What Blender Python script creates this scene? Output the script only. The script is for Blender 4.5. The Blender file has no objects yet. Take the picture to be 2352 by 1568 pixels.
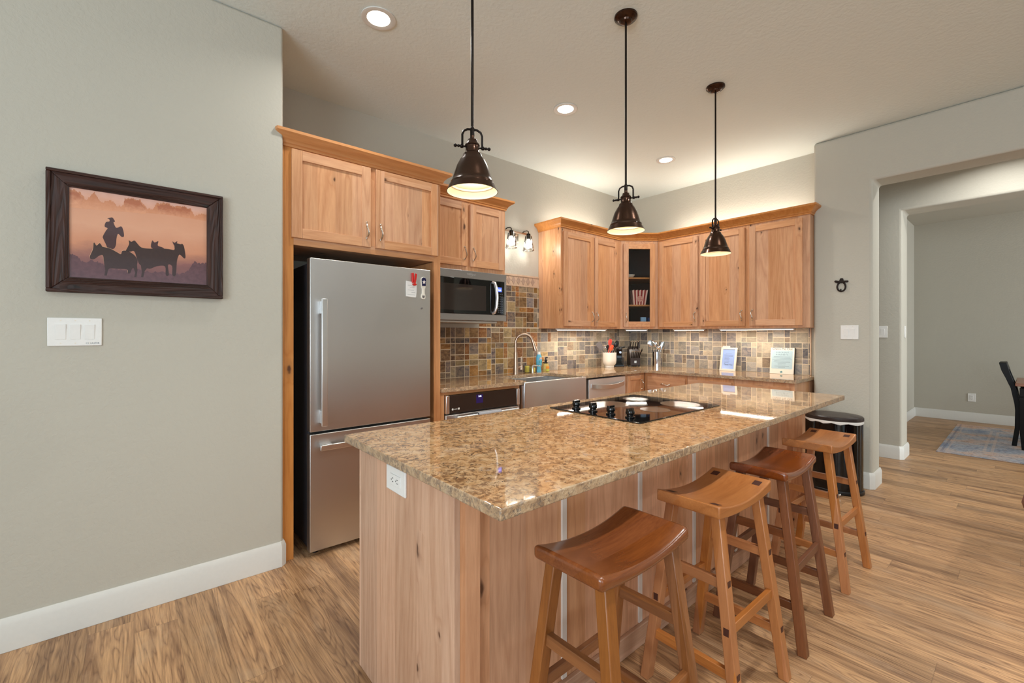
import bpy, bmesh, math, random
from mathutils import Vector, Matrix
random.seed(11)
PI = math.pi
SC = bpy.context.scene
COL = SC.collection

# ------------------------------------------------------------------ camera, world, daylight, exposure
def srgb(r, g, b):
    f = lambda c: (c / 255 / 12.92) if c / 255 <= 0.04045 else (((c / 255) + 0.055) / 1.055) ** 2.4
    return (f(r), f(g), f(b), 1.0)

cam_d = bpy.data.cameras.new('camera'); cam = bpy.data.objects.new('camera', cam_d); COL.objects.link(cam)
cam_d.sensor_width = 36.0
cam_d.lens = 36.0 * 1015.8 / 2352.0
cam_d.shift_y = -16.8 / 2352.0
cam_d.clip_start = 0.02
cam.location = (0, 0, 1.31)
cam.rotation_euler = (PI / 2, 0, math.radians(49.488 - 90.0))
SC.camera = cam

SC.view_settings.view_transform = 'Standard'
SC.view_settings.look = 'None'
SC.view_settings.gamma = 1.0
SC.view_settings.use_curve_mapping = False
SC.view_settings.exposure = 0.57

w = bpy.data.worlds.new('world'); SC.world = w; w.use_nodes = True
w.node_tree.nodes['Background'].inputs[0].default_value = (0.80, 0.88, 1.0, 1)
w.node_tree.nodes['Background'].inputs[1].default_value = 0.6

def area(name, loc, target, sx, sy, power, color=(1, 1, 1), parent=None, spread=PI):
    d = bpy.data.lights.new(name, 'AREA'); d.shape = 'RECTANGLE'; d.size = sx; d.size_y = sy
    d.energy = power; d.color = color; d.spread = spread
    o = bpy.data.objects.new(name, d); COL.objects.link(o)
    o.location = loc
    o.rotation_euler = (Vector(target) - Vector(loc)).to_track_quat('-Z', 'Y').to_euler()
    return o

# fill from assumed living room windows, tilted up at the ceiling; hall and dining daylight
area('window_fill_rear', (-0.9, -5.3, 1.5), (-0.9, -4.3, 3.1), 4.2, 2.2, 55, (0.76, 0.92, 1.0))
area('window_fill_side', (-3.75, -1.2, 1.5), (-2.4, -1.1, 2.9), 3.4, 2.2, 165, (0.80, 0.92, 1.0))
area('window_daylight_hall', (5.5, -5.3, 1.4), (5.5, 0, 1.7), 0.9, 2.0, 62, (0.86, 0.97, 1.0))
area('window_daylight_dining', (8.0, -5.3, 1.5), (8.0, 0, 1.6), 2.0, 1.8, 126, (0.88, 0.96, 1.0))

# ------------------------------------------------------------------ mesh helpers
class MB:
    def __init__(s):
        s.bm = bmesh.new(); s.M = Matrix.Identity(4)
    def v(s, co): return s.bm.verts.new(s.M @ Vector(co))
    def f(s, vs, mi=0, smooth=True):
        try:
            f = s.bm.faces.new(vs)
        except ValueError:
            return None
        f.material_index = mi; f.smooth = smooth
        return f
    def box(s, x0, x1, y0, y1, z0, z1, mi=0):
        p = [(x0, y0, z0), (x1, y0, z0), (x1, y1, z0), (x0, y1, z0), (x0, y0, z1), (x1, y0, z1), (x1, y1, z1), (x0, y1, z1)]
        V = [s.v(c) for c in p]
        return [s.f([V[i] for i in q], mi) for q in ((0, 3, 2, 1), (4, 5, 6, 7), (0, 1, 5, 4), (1, 2, 6, 5), (2, 3, 7, 6), (3, 0, 4, 7))]
    def prism(s, pts, axis, a0, a1, mi=0, mi_side=None):
        if axis == 'x': g = lambda p, a: (a, p[0], p[1])
        elif axis == 'y': g = lambda p, a: (p[0], a, p[1])
        else: g = lambda p, a: (p[0], p[1], a)
        A = [s.v(g(p, a0)) for p in pts]; B = [s.v(g(p, a1)) for p in pts]
        n = len(pts)
        s.f(A, mi); s.f(B[::-1], mi)
        for i in range(n):
            s.f([A[i], B[i], B[(i + 1) % n], A[(i + 1) % n]], mi if mi_side is None else mi_side)
    def flat(s, pts, mi=0):
        return s.f([s.v(p) for p in pts], mi)
    def loft(s, rings, mi=0, cap=True, closed=True):
        R = [[s.v(p) for p in r] for r in rings]
        n = len(R[0])
        for a, b in zip(R, R[1:]):
            for i in range(n if closed else n - 1):
                s.f([a[i], a[(i + 1) % n], b[(i + 1) % n], b[i]], mi)
        if cap:
            s.f(R[0][::-1], mi); s.f(R[-1], mi)
    def lathe(s, prof, c=(0, 0, 0), seg=28, mi=0, cap=False, sx=1.0, sy=1.0):
        rings = []
        for r, z in prof:
            r = max(r, 1e-4)
            rings.append([(c[0] + sx * r * math.cos(2 * PI * i / seg), c[1] + sy * r * math.sin(2 * PI * i / seg), c[2] + z) for i in range(seg)])
        s.loft(rings, mi, cap)
    def tube(s, pts, r, seg=10, mi=0, flatten=1.0):
        pts = [Vector(p) for p in pts]; n = len(pts)
        rad = r if isinstance(r, (list, tuple)) else [r] * n
        T = [((pts[min(i + 1, n - 1)] - pts[max(i - 1, 0)]).normalized()) for i in range(n)]
        up = Vector((0, 0, 1)) if abs(T[0].z) < 0.9 else Vector((1, 0, 0))
        N = (up - T[0] * up.dot(T[0])).normalized(); rings = []
        for i in range(n):
            N = (N - T[i] * N.dot(T[i])).normalized(); B = T[i].cross(N)
            rings.append([pts[i] + (N * math.cos(a) + B * (math.sin(a) * flatten)) * rad[i] for a in [2 * PI * k / seg for k in range(seg)]])
        s.loft(rings, mi)
    def cyl(s, p0, p1, r, seg=16, mi=0): s.tube([p0, p1], r, seg, mi)
    def beam(s, p0, p1, wx, wy, mi=0):
        s.loft([[(p[0] - wx / 2, p[1] - wy / 2, p[2]), (p[0] + wx / 2, p[1] - wy / 2, p[2]), (p[0] + wx / 2, p[1] + wy / 2, p[2]), (p[0] - wx / 2, p[1] + wy / 2, p[2])] for p in (p0, p1)], mi)
    def ball(s, c, r, seg=14, mi=0):
        r = (r, r, r) if not isinstance(r, (list, tuple)) else r
        m = seg // 2
        rings = [[(c[0] + r[0] * math.sin(t) * math.cos(2 * PI * i / seg), c[1] + r[1] * math.sin(t) * math.sin(2 * PI * i / seg), c[2] - r[2] * math.cos(t)) for i in range(seg)] for t in [max(0.02, min(PI - 0.02, PI * k / m)) for k in range(m + 1)]]
        s.loft(rings, mi)
    def sweep(s, path, prof, mi=0):
        """profile (out, z) swept along a plan path; out is to the right of travel"""
        n = len(path); P = [Vector((p[0], p[1])) for p in path]
        rings = []
        for i in range(n):
            d0 = (P[i] - P[i - 1]).normalized() if i > 0 else None
            d1 = (P[i + 1] - P[i]).normalized() if i < n - 1 else None
            if d0 is None: d0 = d1
            if d1 is None: d1 = d0
            n0 = Vector((d0.y, -d0.x)); n1 = Vector((d1.y, -d1.x))
            m = (n0 + n1).normalized(); m = m / max(0.3, m.dot(n0))
            rings.append([(P[i].x + m.x * o, P[i].y + m.y * o, z) for o, z in prof])
        s.loft(rings, mi)
    def done(s, name, origin):
        bmesh.ops.recalc_face_normals(s.bm, faces=s.bm.faces)
        bmesh.ops.translate(s.bm, verts=s.bm.verts, vec=-Vector(origin))
        me = bpy.data.meshes.new(name); s.bm.to_mesh(me); s.bm.free()
        try: me.set_sharp_from_angle(angle=math.radians(38))
        except Exception: pass
        return me

def root_of(o):
    while o.parent: o = o.parent
    return o

def obj(name, mb, mats, parent=None, bev=0.0, seg=2, label=None, origin=None, kind=None):
    if parent is not None: org = root_of(parent).location.copy()
    elif origin is not None: org = Vector(origin)
    else:
        xs = [v.co for v in mb.bm.verts]
        org = Vector(((min(v.x for v in xs) + max(v.x for v in xs)) / 2, (min(v.y for v in xs) + max(v.y for v in xs)) / 2, min(v.z for v in xs)))
    o = bpy.data.objects.new(name, mb.done(name, org)); COL.objects.link(o)
    if not isinstance(mats, (list, tuple)): mats = [mats]
    for m in mats: o.data.materials.append(m)
    if parent is not None: o.parent = parent
    else: o.location = org
    if bev > 0:
        b = o.modifiers.new('bevel', 'BEVEL'); b.width = bev; b.segments = seg; b.limit_method = 'ANGLE'; b.angle_limit = math.radians(40)
        b.harden_normals = False
    if label: o['label'] = label
    if kind: o['kind'] = kind
    return o

def tag(o, label, cat, group=None):
    o['label'] = label; o['category'] = cat
    if group: o['group'] = group
    return o

def thing(name, label, cat, loc=(0, 0, 0), group=None):
    o = bpy.data.objects.new(name, None); COL.objects.link(o); o.location = loc; o.empty_display_size = 0.05
    return tag(o, label, cat, group)

def dup(src, loc, rotz=None, label=None, parent=None):
    c = src.copy(); COL.objects.link(c)
    if parent is not None: c.parent = parent
    else:
        c.location = loc
        if rotz is not None: c.rotation_euler = (0, 0, rotz)
        if label: c['label'] = label
    for ch in list(src.children): dup(ch, None, None, None, c)
    return c

def text(name, string, size, M, mat, parent=None, align='CENTER', depth=0.0004, shear=0.0, label=None):
    cu = bpy.data.curves.new(name, 'FONT'); cu.body = string; cu.size = size; cu.align_x = align; cu.align_y = 'CENTER'; cu.extrude = depth; cu.shear = shear
    t = bpy.data.objects.new(name + '_tmp', cu); COL.objects.link(t)
    bpy.context.view_layer.update()
    me = bpy.data.meshes.new_from_object(t.evaluated_get(bpy.context.evaluated_depsgraph_get()))
    bpy.data.objects.remove(t); bpy.data.curves.remove(cu)
    me.transform(M)
    o = bpy.data.objects.new(name, me); COL.objects.link(o)
    o.data.materials.clear(); o.data.materials.append(mat)
    if parent is not None:
        me.transform(Matrix.Translation(-root_of(parent).location)); o.parent = parent
    return o

def face_mat(loc, facing):
    """text frame: glyph x runs left-to-right for a viewer looking at the face"""
    R = Matrix.Rotation(PI / 2, 4, 'X')
    rz = {'-y': 0.0, '-x': -PI / 2}[facing] if isinstance(facing, str) else facing
    return Matrix.Translation(Vector(loc)) @ Matrix.Rotation(rz, 4, 'Z') @ R

# ------------------------------------------------------------------ materials
def new_mat(name):
    m = bpy.data.materials.new(name); m.use_nodes = True
    nt = m.node_tree; b = nt.nodes['Principled BSDF']
    return m, nt, b

def link(nt, a, b): nt.links.new(a, b)

def node(nt, typ, **kw):
    n = nt.nodes.new(typ)
    for k, v in kw.items():
        if k == 'op': n.operation = v
        else: setattr(n, k, v)
    return n

def val(nt, sock, v):
    if isinstance(v, bpy.types.NodeSocket): link(nt, v, sock)
    else: sock.default_value = v

def math_(nt, op, a, b=0.0, c=None, clamp=False):
    n = node(nt, 'ShaderNodeMath', op=op); n.use_clamp = clamp
    val(nt, n.inputs[0], a); val(nt, n.inputs[1], b)
    if c is not None: val(nt, n.inputs[2], c)
    return n.outputs[0]

def vmul(nt, v, s):
    n = node(nt, 'ShaderNodeVectorMath', op='MULTIPLY'); link(nt, v, n.inputs[0]); n.inputs[1].default_value = s
    return n.outputs[0]

def noise(nt, v, scale, detail=2.0, rough=0.5, dist=0.0):
    n = node(nt, 'ShaderNodeTexNoise'); n.inputs['Scale'].default_value = scale; n.inputs['Detail'].default_value = detail
    n.inputs['Roughness'].default_value = rough; n.inputs['Distortion'].default_value = dist
    if v is not None: link(nt, v, n.inputs['Vector'])
    return n

def ramp(nt, fac, stops, interp='LINEAR'):
    n = node(nt, 'ShaderNodeValToRGB'); cr = n.color_ramp; cr.interpolation = interp
    while len(cr.elements) < len(stops): cr.elements.new(0.5)
    for e, (p, c) in zip(cr.elements, stops):
        e.position = p; e.color = c if len(c) == 4 else (*c, 1)
    link(nt, fac, n.inputs[0])
    return n.outputs[0]

def mix(nt, fac, a, b, mode='MIX'):
    n = node(nt, 'ShaderNodeMix', data_type='RGBA', blend_type=mode)
    val(nt, n.inputs['Factor'], fac); val(nt, n.inputs['A'], a); val(nt, n.inputs['B'], b)
    return n.outputs['Result']

def bump(nt, b, h, strength, dist=0.01):
    n = node(nt, 'ShaderNodeBump'); n.inputs['Strength'].default_value = strength; n.inputs['Distance'].default_value = dist
    link(nt, h, n.inputs['Height']); link(nt, n.outputs[0], b.inputs['Normal'])

def plain(name, col, rough=0.5, metal=0.0, emit=0.0, ecol=None, coat=0.0, trans=0.0, ior=1.45, spec=0.5, grain=0.0, gscale=60):
    m, nt, b = new_mat(name)
    b.inputs['Base Color'].default_value = col; b.inputs['Roughness'].default_value = rough; b.inputs['Metallic'].default_value = metal
    b.inputs['Coat Weight'].default_value = coat; b.inputs['Transmission Weight'].default_value = trans; b.inputs['IOR'].default_value = ior
    b.inputs['Specular IOR Level'].default_value = spec
    tc = node(nt, 'ShaderNodeTexCoord')
    n = noise(nt, tc.outputs['Object'], gscale, 3)
    c = mix(nt, 0.06 + grain, col, ramp(nt, n.outputs['Fac'], [(0.3, tuple(x * 0.72 for x in col[:3])), (0.7, tuple(min(1, x * 1.15) for x in col[:3]))]))
    link(nt, c, b.inputs['Base Color'])
    if emit > 0:
        b.inputs['Emission Color'].default_value = ecol or col; b.inputs['Emission Strength'].default_value = emit
    return m

def glassy(name, tint=(0.95, 0.97, 0.97, 1), refl=1.0, rough=0.02):
    """thin clear pane: see-through with Fresnel reflection"""
    m, nt, b = new_mat(name); nt.nodes.remove(b)
    out = [n for n in nt.nodes if n.type == 'OUTPUT_MATERIAL'][0]
    t = node(nt, 'ShaderNodeBsdfTransparent'); t.inputs[0].default_value = tint
    g = node(nt, 'ShaderNodeBsdfGlossy'); g.inputs['Roughness'].default_value = rough
    fr = node(nt, 'ShaderNodeFresnel'); fr.inputs[0].default_value = 1.5
    mx = node(nt, 'ShaderNodeMixShader')
    link(nt, math_(nt, 'MULTIPLY', fr.outputs[0], refl, clamp=True), mx.inputs[0]); link(nt, t.outputs[0], mx.inputs[1]); link(nt, g.outputs[0], mx.inputs[2])
    link(nt, mx.outputs[0], out.inputs[0])
    return m

def wood(name, axis, c1, c2, dark, knots=0.25, board=0.10, rough=0.4, bvar=0.16, coat=0.0, rings=9.0, fscale=1.0, kscale=8.0, relief=0.12):
    m, nt, b = new_mat(name)
    tc = node(nt, 'ShaderNodeTexCoord'); oi = node(nt, 'ShaderNodeObjectInfo')
    off = node(nt, 'ShaderNodeVectorMath', op='MULTIPLY_ADD')
    cmb = node(nt, 'ShaderNodeCombineXYZ')
    for i in range(3): link(nt, oi.outputs['Random'], cmb.inputs[i])
    link(nt, cmb.outputs[0], off.inputs[0]); off.inputs[1].default_value = (17.3, 31.1, 45.7); link(nt, tc.outputs['Object'], off.inputs[2])
    vec = off.outputs[0]
    sx = {'x': (0.07, 1, 1), 'y': (1, 0.07, 1), 'z': (1, 1, 0.07)}[axis]
    kx = {'x': (0.45, 1, 1), 'y': (1, 0.45, 1), 'z': (1, 1, 0.45)}[axis]
    # glued-up boards
    sep = node(nt, 'ShaderNodeSeparateXYZ'); link(nt, vec, sep.inputs[0])
    o = sep.outputs
    cross = {'x': math_(nt, 'ADD', o[1], o[2]), 'y': math_(nt, 'ADD', o[0], o[2]), 'z': math_(nt, 'ADD', o[0], o[1])}[axis]
    bid = math_(nt, 'FLOOR', math_(nt, 'DIVIDE', cross, board))
    wn = node(nt, 'ShaderNodeTexWhiteNoise', noise_dimensions='1D'); link(nt, bid, wn.inputs['W'])
    # shift grain per board
    bs = node(nt, 'ShaderNodeVectorMath', op='MULTIPLY_ADD'); link(nt, wn.outputs['Color'], bs.inputs[0]); bs.inputs[1].default_value = (7, 7, 7); link(nt, vec, bs.inputs[2])
    v = bs.outputs[0]
    vo = node(nt, 'ShaderNodeTexVoronoi', feature='F1', voronoi_dimensions='2D'); vo.inputs['Scale'].default_value = kscale
    sv = node(nt, 'ShaderNodeSeparateXYZ'); link(nt, v, sv.inputs[0]); q = sv.outputs
    along = q[{'x': 0, 'y': 1, 'z': 2}[axis]]
    cr2 = {'x': math_(nt, 'ADD', q[1], q[2]), 'y': math_(nt, 'ADD', q[0], q[2]), 'z': math_(nt, 'ADD', q[0], q[1])}[axis]
    kv = node(nt, 'ShaderNodeCombineXYZ'); link(nt, cr2, kv.inputs[0]); link(nt, math_(nt, 'MULTIPLY', along, 0.5), kv.inputs[1])
    kn = noise(nt, v, 14.0, 2, 0.5)
    kd = node(nt, 'ShaderNodeVectorMath', op='MULTIPLY_ADD'); link(nt, kn.outputs['Color'], kd.inputs[0]); kd.inputs[1].default_value = (0.035, 0.035, 0); link(nt, kv.outputs[0], kd.inputs[2])
    link(nt, kd.outputs[0], vo.inputs['Vector'])
    sc = node(nt, 'ShaderNodeSeparateColor'); link(nt, vo.outputs['Color'], sc.inputs[0])
    gate = math_(nt, 'GREATER_THAN', sc.outputs[0], 1.0 - knots)
    near = math_(nt, 'MULTIPLY', math_(nt, 'SUBTRACT', 1.0, math_(nt, 'DIVIDE', vo.outputs['Distance'], math_(nt, 'ADD', 0.22, math_(nt, 'MULTIPLY', sc.outputs[1], 0.30))), clamp=True), gate)
    n1 = noise(nt, vmul(nt, v, sx), 7.0, 2.5, 0.5, 0.3)
    r_in = math_(nt, 'ADD', math_(nt, 'MULTIPLY', n1.outputs['Fac'], rings), math_(nt, 'MULTIPLY', near, 1.2))
    rg = math_(nt, 'MULTIPLY', math_(nt, 'PINGPONG', r_in, 0.5), 2.0)
    fb = noise(nt, vmul(nt, v, tuple(c * 1.0 for c in sx)), 150.0 * fscale, 3, 0.6)
    big = noise(nt, vmul(nt, v, tuple(c * 1.0 for c in kx)), 2.2, 2, 0.5)
    f = math_(nt, 'ADD', math_(nt, 'MULTIPLY', math_(nt, 'POWER', rg, 1.6), 0.42), math_(nt, 'MULTIPLY', math_(nt, 'SUBTRACT', fb.outputs['Fac'], 0.32), 0.95), clamp=True)
    c = mix(nt, f, c1, c2)
    c = mix(nt, math_(nt, 'MULTIPLY', math_(nt, 'SUBTRACT', big.outputs['Fac'], 0.35, clamp=True), 0.55), c, tuple(x * 0.80 for x in c2[:3]) + (1,))
    br = node(nt, 'ShaderNodeHueSaturation'); link(nt, c, br.inputs['Color'])
    link(nt, math_(nt, 'ADD', 1.0 - bvar / 2, math_(nt, 'MULTIPLY', wn.outputs['Value'], bvar)), br.inputs['Value'])
    link(nt, math_(nt, 'ADD', 0.92, math_(nt, 'MULTIPLY', math_(nt, 'FRACT', math_(nt, 'MULTIPLY', wn.outputs['Value'], 7.3)), 0.14)), br.inputs['Saturation'])
    kf = math_(nt, 'MULTIPLY', math_(nt, 'SMOOTH_MIN', math_(nt, 'MULTIPLY', math_(nt, 'SUBTRACT', near, 0.80, clamp=True), 9.0, clamp=True), 1.0, 0.1), 0.9, clamp=True)
    c = mix(nt, kf, br.outputs[0], dark)
    c = mix(nt, math_(nt, 'MULTIPLY', math_(nt, 'SUBTRACT', near, 0.45, clamp=True), 0.7), c, dark)
    link(nt, c, b.inputs['Base Color'])
    b.inputs['Roughness'].default_value = rough; b.inputs['Coat Weight'].default_value = coat; b.inputs['Coat Roughness'].default_value = 0.18
    bump(nt, b, fb.outputs['Fac'] if relief < 0.3 else math_(nt, 'ADD', math_(nt, 'MULTIPLY', fb.outputs['Fac'], 0.6), math_(nt, 'MULTIPLY', rg, -0.5)), relief, 0.002 if relief < 0.3 else 0.006)
    return m

def wood_set(name, *a, **k):
    return {ax: wood(f'{name}_{ax}', ax, *a, **k) for ax in 'xyz'}

ALDER = wood_set('alder', srgb(218, 166, 124), srgb(180, 120, 80), srgb(74, 40, 24), knots=0.20, board=0.105, rough=0.36, bvar=0.17)
ALDER_TRIM = wood_set('alder_trim', srgb(206, 144, 88), srgb(176, 110, 60), srgb(70, 36, 20), knots=0.06, board=6.0, rough=0.36, bvar=0.1)
RAW = wood_set('pale_alder', srgb(222, 182, 154), srgb(184, 138, 110), srgb(88, 58, 44), knots=0.10, board=0.15, rough=0.42, bvar=0.30)
RAW_WARM = wood_set('pale_alder_bounce', srgb(232, 178, 138), srgb(194, 136, 98), srgb(88, 54, 38), knots=0.10, board=0.15, rough=0.42, bvar=0.34)  # same alder as the ends, with warm bounce light put into its colour
STOOL_BROWN = wood_set('stool_brown', srgb(142, 76, 28), srgb(92, 42, 14), srgb(46, 20, 10), knots=0.0, board=0.075, rough=0.24, bvar=0.25, coat=0.5, rings=6)
STOOL_LEG = wood_set('stool_brown_leg', srgb(156, 98, 52), srgb(104, 58, 26), srgb(46, 24, 14), knots=0.0, board=0.2, rough=0.4, bvar=0.12, coat=0.1, rings=5)
STOOL_DARK = wood_set('stool_red_brown', srgb(130, 66, 30), srgb(84, 38, 18), srgb(40, 16, 10), knots=0.0, board=0.075, rough=0.22, bvar=0.25, coat=0.6, rings=6)
STOOL_DARKLEG = wood_set('stool_red_brown_leg', srgb(130, 78, 46), srgb(84, 46, 26), srgb(40, 22, 14), knots=0.0, board=0.2, rough=0.4, bvar=0.12, rings=5)
STOOL_TAN = wood_set('stool_tan', srgb(190, 124, 72), srgb(154, 90, 46), srgb(70, 36, 22), knots=0.0, board=0.08, rough=0.34, bvar=0.2, coat=0.2, rings=6)
TENON = plain('dark_tenon_wood', srgb(74, 40, 30), 0.5, grain=0.3)
BARN = wood('barn_frame_wood', 'x', srgb(68, 34, 22), srgb(9, 4, 3), srgb(12, 6, 5), knots=0.25, board=0.4, rough=0.6, bvar=0.2, rings=30, fscale=0.5, relief=0.9)
BARN_Z = wood('barn_frame_wood_upright', 'z', srgb(68, 34, 22), srgb(9, 4, 3), srgb(12, 6, 5), knots=0.25, board=0.4, rough=0.6, bvar=0.2, rings=30, fscale=0.5, relief=0.9)

def paint(name, col, strength=0.25, scale=55, rough=0.75):
    m, nt, b = new_mat(name)
    tc = node(nt, 'ShaderNodeTexCoord')
    n = noise(nt, tc.outputs['Object'], scale, 3, 0.55, 0.4)
    h = ramp(nt, n.outputs['Fac'], [(0.36, (0, 0, 0)), (0.62, (1, 1, 1))])
    n2 = noise(nt, tc.outputs['Object'], 1.3, 2)
    c = mix(nt, n2.outputs['Fac'], tuple(x * 0.985 for x in col[:3]) + (1,), tuple(min(1, x * 1.015) for x in col[:3]) + (1,))
    link(nt, c, b.inputs['Base Color']); b.inputs['Roughness'].default_value = rough
    bump(nt, b, h, strength, 0.0025)
    return m
WALL = paint('greige_wall_paint', srgb(187, 182, 169))
CEIL = paint('greige_ceiling_paint', srgb(221, 228, 224), 0.30, 38)
WHITE = plain('white_semi_gloss_paint', srgb(216, 214, 208), 0.38)

def floor_material():
    m, nt, b = new_mat('plank_floor')
    tc = node(nt, 'ShaderNodeTexCoord'); sep = node(nt, 'ShaderNodeSeparateXYZ'); link(nt, tc.outputs['Object'], sep.inputs[0])
    X, Y = sep.outputs[0], sep.outputs[1]
    W, L = 0.152, 1.22
    row = math_(nt, 'FLOOR', math_(nt, 'DIVIDE', X, W))
    w1 = node(nt, 'ShaderNodeTexWhiteNoise', noise_dimensions='1D'); link(nt, row, w1.inputs['W'])
    yy = math_(nt, 'ADD', math_(nt, 'DIVIDE', Y, L), math_(nt, 'MULTIPLY', w1.outputs['Value'], 5.0))
    colr = math_(nt, 'FLOOR', yy)
    cid = node(nt, 'ShaderNodeCombineXYZ'); link(nt, row, cid.inputs[0]); link(nt, colr, cid.inputs[1])
    w2 = node(nt, 'ShaderNodeTexWhiteNoise', noise_dimensions='3D'); link(nt, cid.outputs[0], w2.inputs['Vector'])
    off = node(nt, 'ShaderNodeVectorMath', op='MULTIPLY_ADD'); link(nt, w2.outputs['Color'], off.inputs[0]); off.inputs[1].default_value = (13, 17, 11); link(nt, tc.outputs['Object'], off.inputs[2])
    v = off.outputs[0]
    n1 = noise(nt, vmul(nt, v, (1, 0.085, 1)), 6.5, 3.5, 0.55, 0.5)
    rg = math_(nt, 'MULTIPLY', math_(nt, 'PINGPONG', math_(nt, 'MULTIPLY', n1.outputs['Fac'], 24.0), 0.5), 2.0)
    fb = noise(nt, vmul(nt, v, (1, 0.035, 1)), 130.0, 5, 0.68)
    st = noise(nt, vmul(nt, v, (1, 0.06, 1)), 14.0, 4, 0.6, 0.5)
    wear = noise(nt, vmul(nt, v, (1, 0.35, 1)), 9.0, 5, 0.65)
    f = math_(nt, 'ADD', math_(nt, 'MULTIPLY', math_(nt, 'POWER', rg, 3.0), 0.46), math_(nt, 'MULTIPLY', math_(nt, 'SUBTRACT', fb.outputs['Fac'], 0.38), 1.7), clamp=True)
    c = mix(nt, f, srgb(204, 160, 116), srgb(100, 66, 44))
    c = mix(nt, math_(nt, 'MULTIPLY', ramp(nt, st.outputs['Fac'], [(0.50, (0, 0, 0)), (0.68, (1, 1, 1))]), 0.66), c, srgb(96, 62, 42))
    c = mix(nt, math_(nt, 'MULTIPLY', ramp(nt, wear.outputs['Fac'], [(0.52, (0, 0, 0)), (0.72, (1, 1, 1))]), 0.5), c, srgb(196, 164, 132))
    hs = node(nt, 'ShaderNodeHueSaturation'); link(nt, c, hs.inputs['Color'])
    link(nt, math_(nt, 'ADD', 0.82, math_(nt, 'MULTIPLY', w2.outputs['Value'], 0.34)), hs.inputs['Value'])
    fx = math_(nt, 'FRACT', math_(nt, 'DIVIDE', X, W)); fy = math_(nt, 'FRACT', yy)
    ex = math_(nt, 'MINIMUM', fx, math_(nt, 'SUBTRACT', 1.0, fx)); ey = math_(nt, 'MINIMUM', fy, math_(nt, 'SUBTRACT', 1.0, fy))
    seam = math_(nt, 'MAXIMUM', math_(nt, 'LESS_THAN', ex, 0.007), math_(nt, 'LESS_THAN', ey, 0.0012))
    c = mix(nt, math_(nt, 'MULTIPLY', seam, 0.28), hs.outputs[0], srgb(66, 42, 28))
    link(nt, c, b.inputs['Base Color'])
    link(nt, math_(nt, 'ADD', 0.30, math_(nt, 'MULTIPLY', fb.outputs['Fac'], 0.22)), b.inputs['Roughness'])
    bump(nt, b, math_(nt, 'SUBTRACT', math_(nt, 'MULTIPLY', fb.outputs['Fac'], 0.5), math_(nt, 'MULTIPLY', seam, 0.5)), 0.18, 0.002)
    return m
FLOOR = floor_material()

def granite(name, polished=True):
    m, nt, b = new_mat(name)
    tc = node(nt, 'ShaderNodeTexCoord'); v = vmul(nt, tc.outputs['Object'], (1.0, 1.0, 1.0))
    a = noise(nt, v, 26, 4, 0.6, 0.6); d1 = noise(nt, v, 44, 6, 0.72, 1.1); d2 = noise(nt, v, 54, 6, 0.74, 0.9); big = noise(nt, v, 3.2, 3, 0.55)
    c = ramp(nt, a.outputs['Fac'], [(0.30, srgb(150, 114, 76)), (0.47, srgb(178, 140, 100)), (0.60, srgb(192, 160, 122)), (0.75, srgb(188, 160, 132))])
    th = math_(nt, 'ADD', d1.outputs['Fac'], math_(nt, 'MULTIPLY', math_(nt, 'SUBTRACT', big.outputs['Fac'], 0.5), 0.30))
    c = mix(nt, math_(nt, 'MULTIPLY', ramp(nt, th, [(0.505, (0, 0, 0)), (0.585, (1, 1, 1))]), 0.78), c, srgb(102, 70, 48))
    c = mix(nt, math_(nt, 'MULTIPLY', ramp(nt, d2.outputs['Fac'], [(0.565, (0, 0, 0)), (0.63, (1, 1, 1))]), 0.9), c, srgb(60, 42, 36))
    g = noise(nt, v, 18, 4, 0.65)
    if not polished: c = mix(nt, 0.22, c, srgb(190, 178, 160))
    c = mix(nt, math_(nt, 'MULTIPLY', ramp(nt, g.outputs['Fac'], [(0.60, (0, 0, 0)), (0.70, (1, 1, 1))]), 0.5), c, srgb(160, 150, 142))
    link(nt, c, b.inputs['Base Color'])
    b.inputs['Roughness'].default_value = 0.035 if polished else 0.3
    b.inputs['Specular IOR Level'].default_value = 0.6
    if not polished: bump(nt, b, noise(nt, v, 70, 3, 0.6).outputs['Fac'], 0.45, 0.012)
    return m
GRANITE = granite('polished_granite'); GRANITE_EDGE = granite('chiselled_granite_edge', False)

def steel(name, axis='x', col=(0.60, 0.59, 0.58, 1), rough=0.36):
    m, nt, b = new_mat(name)
    tc = node(nt, 'ShaderNodeTexCoord')
    s = {'x': (0.02, 1, 1), 'y': (1, 0.02, 1), 'z': (1, 1, 0.02)}[axis]
    n = noise(nt, vmul(nt, tc.outputs['Object'], s), 900, 2, 0.5)
    b.inputs['Base Color'].default_value = col; b.inputs['Metallic'].default_value = 1.0
    c = mix(nt, 0.025, col, ramp(nt, n.outputs['Fac'], [(0.3, tuple(x * 0.8 for x in col[:3])), (0.7, tuple(min(1, x * 1.15) for x in col[:3]))])); link(nt, c, b.inputs['Base Color'])
    link(nt, math_(nt, 'ADD', rough - 0.03, math_(nt, 'MULTIPLY', n.outputs['Fac'], 0.06)), b.inputs['Roughness'])
    bump(nt, b, n.outputs['Fac'], 0.006, 0.0004)
    return m
STEEL = steel('brushed_stainless', 'x'); STEEL_Z = steel('brushed_stainless_upright', 'z', (0.68, 0.69, 0.70, 1), 0.32); STEEL_DARK = steel('dark_stainless', 'x', (0.40, 0.385, 0.39, 1), 0.34); STEEL_SATIN = steel('satin_stainless', 'x', (0.84, 0.85, 0.87, 1), 0.5)
STEEL_LIGHT = steel('bright_stainless', 'x', (0.78, 0.79, 0.80, 1), 0.30)
NICKEL = plain('satin_nickel', srgb(206, 200, 190), 0.22, 1.0)
FAUCET_M = plain('brushed_bronze_nickel', srgb(184, 160, 140), 0.28, 1.0)
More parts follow.
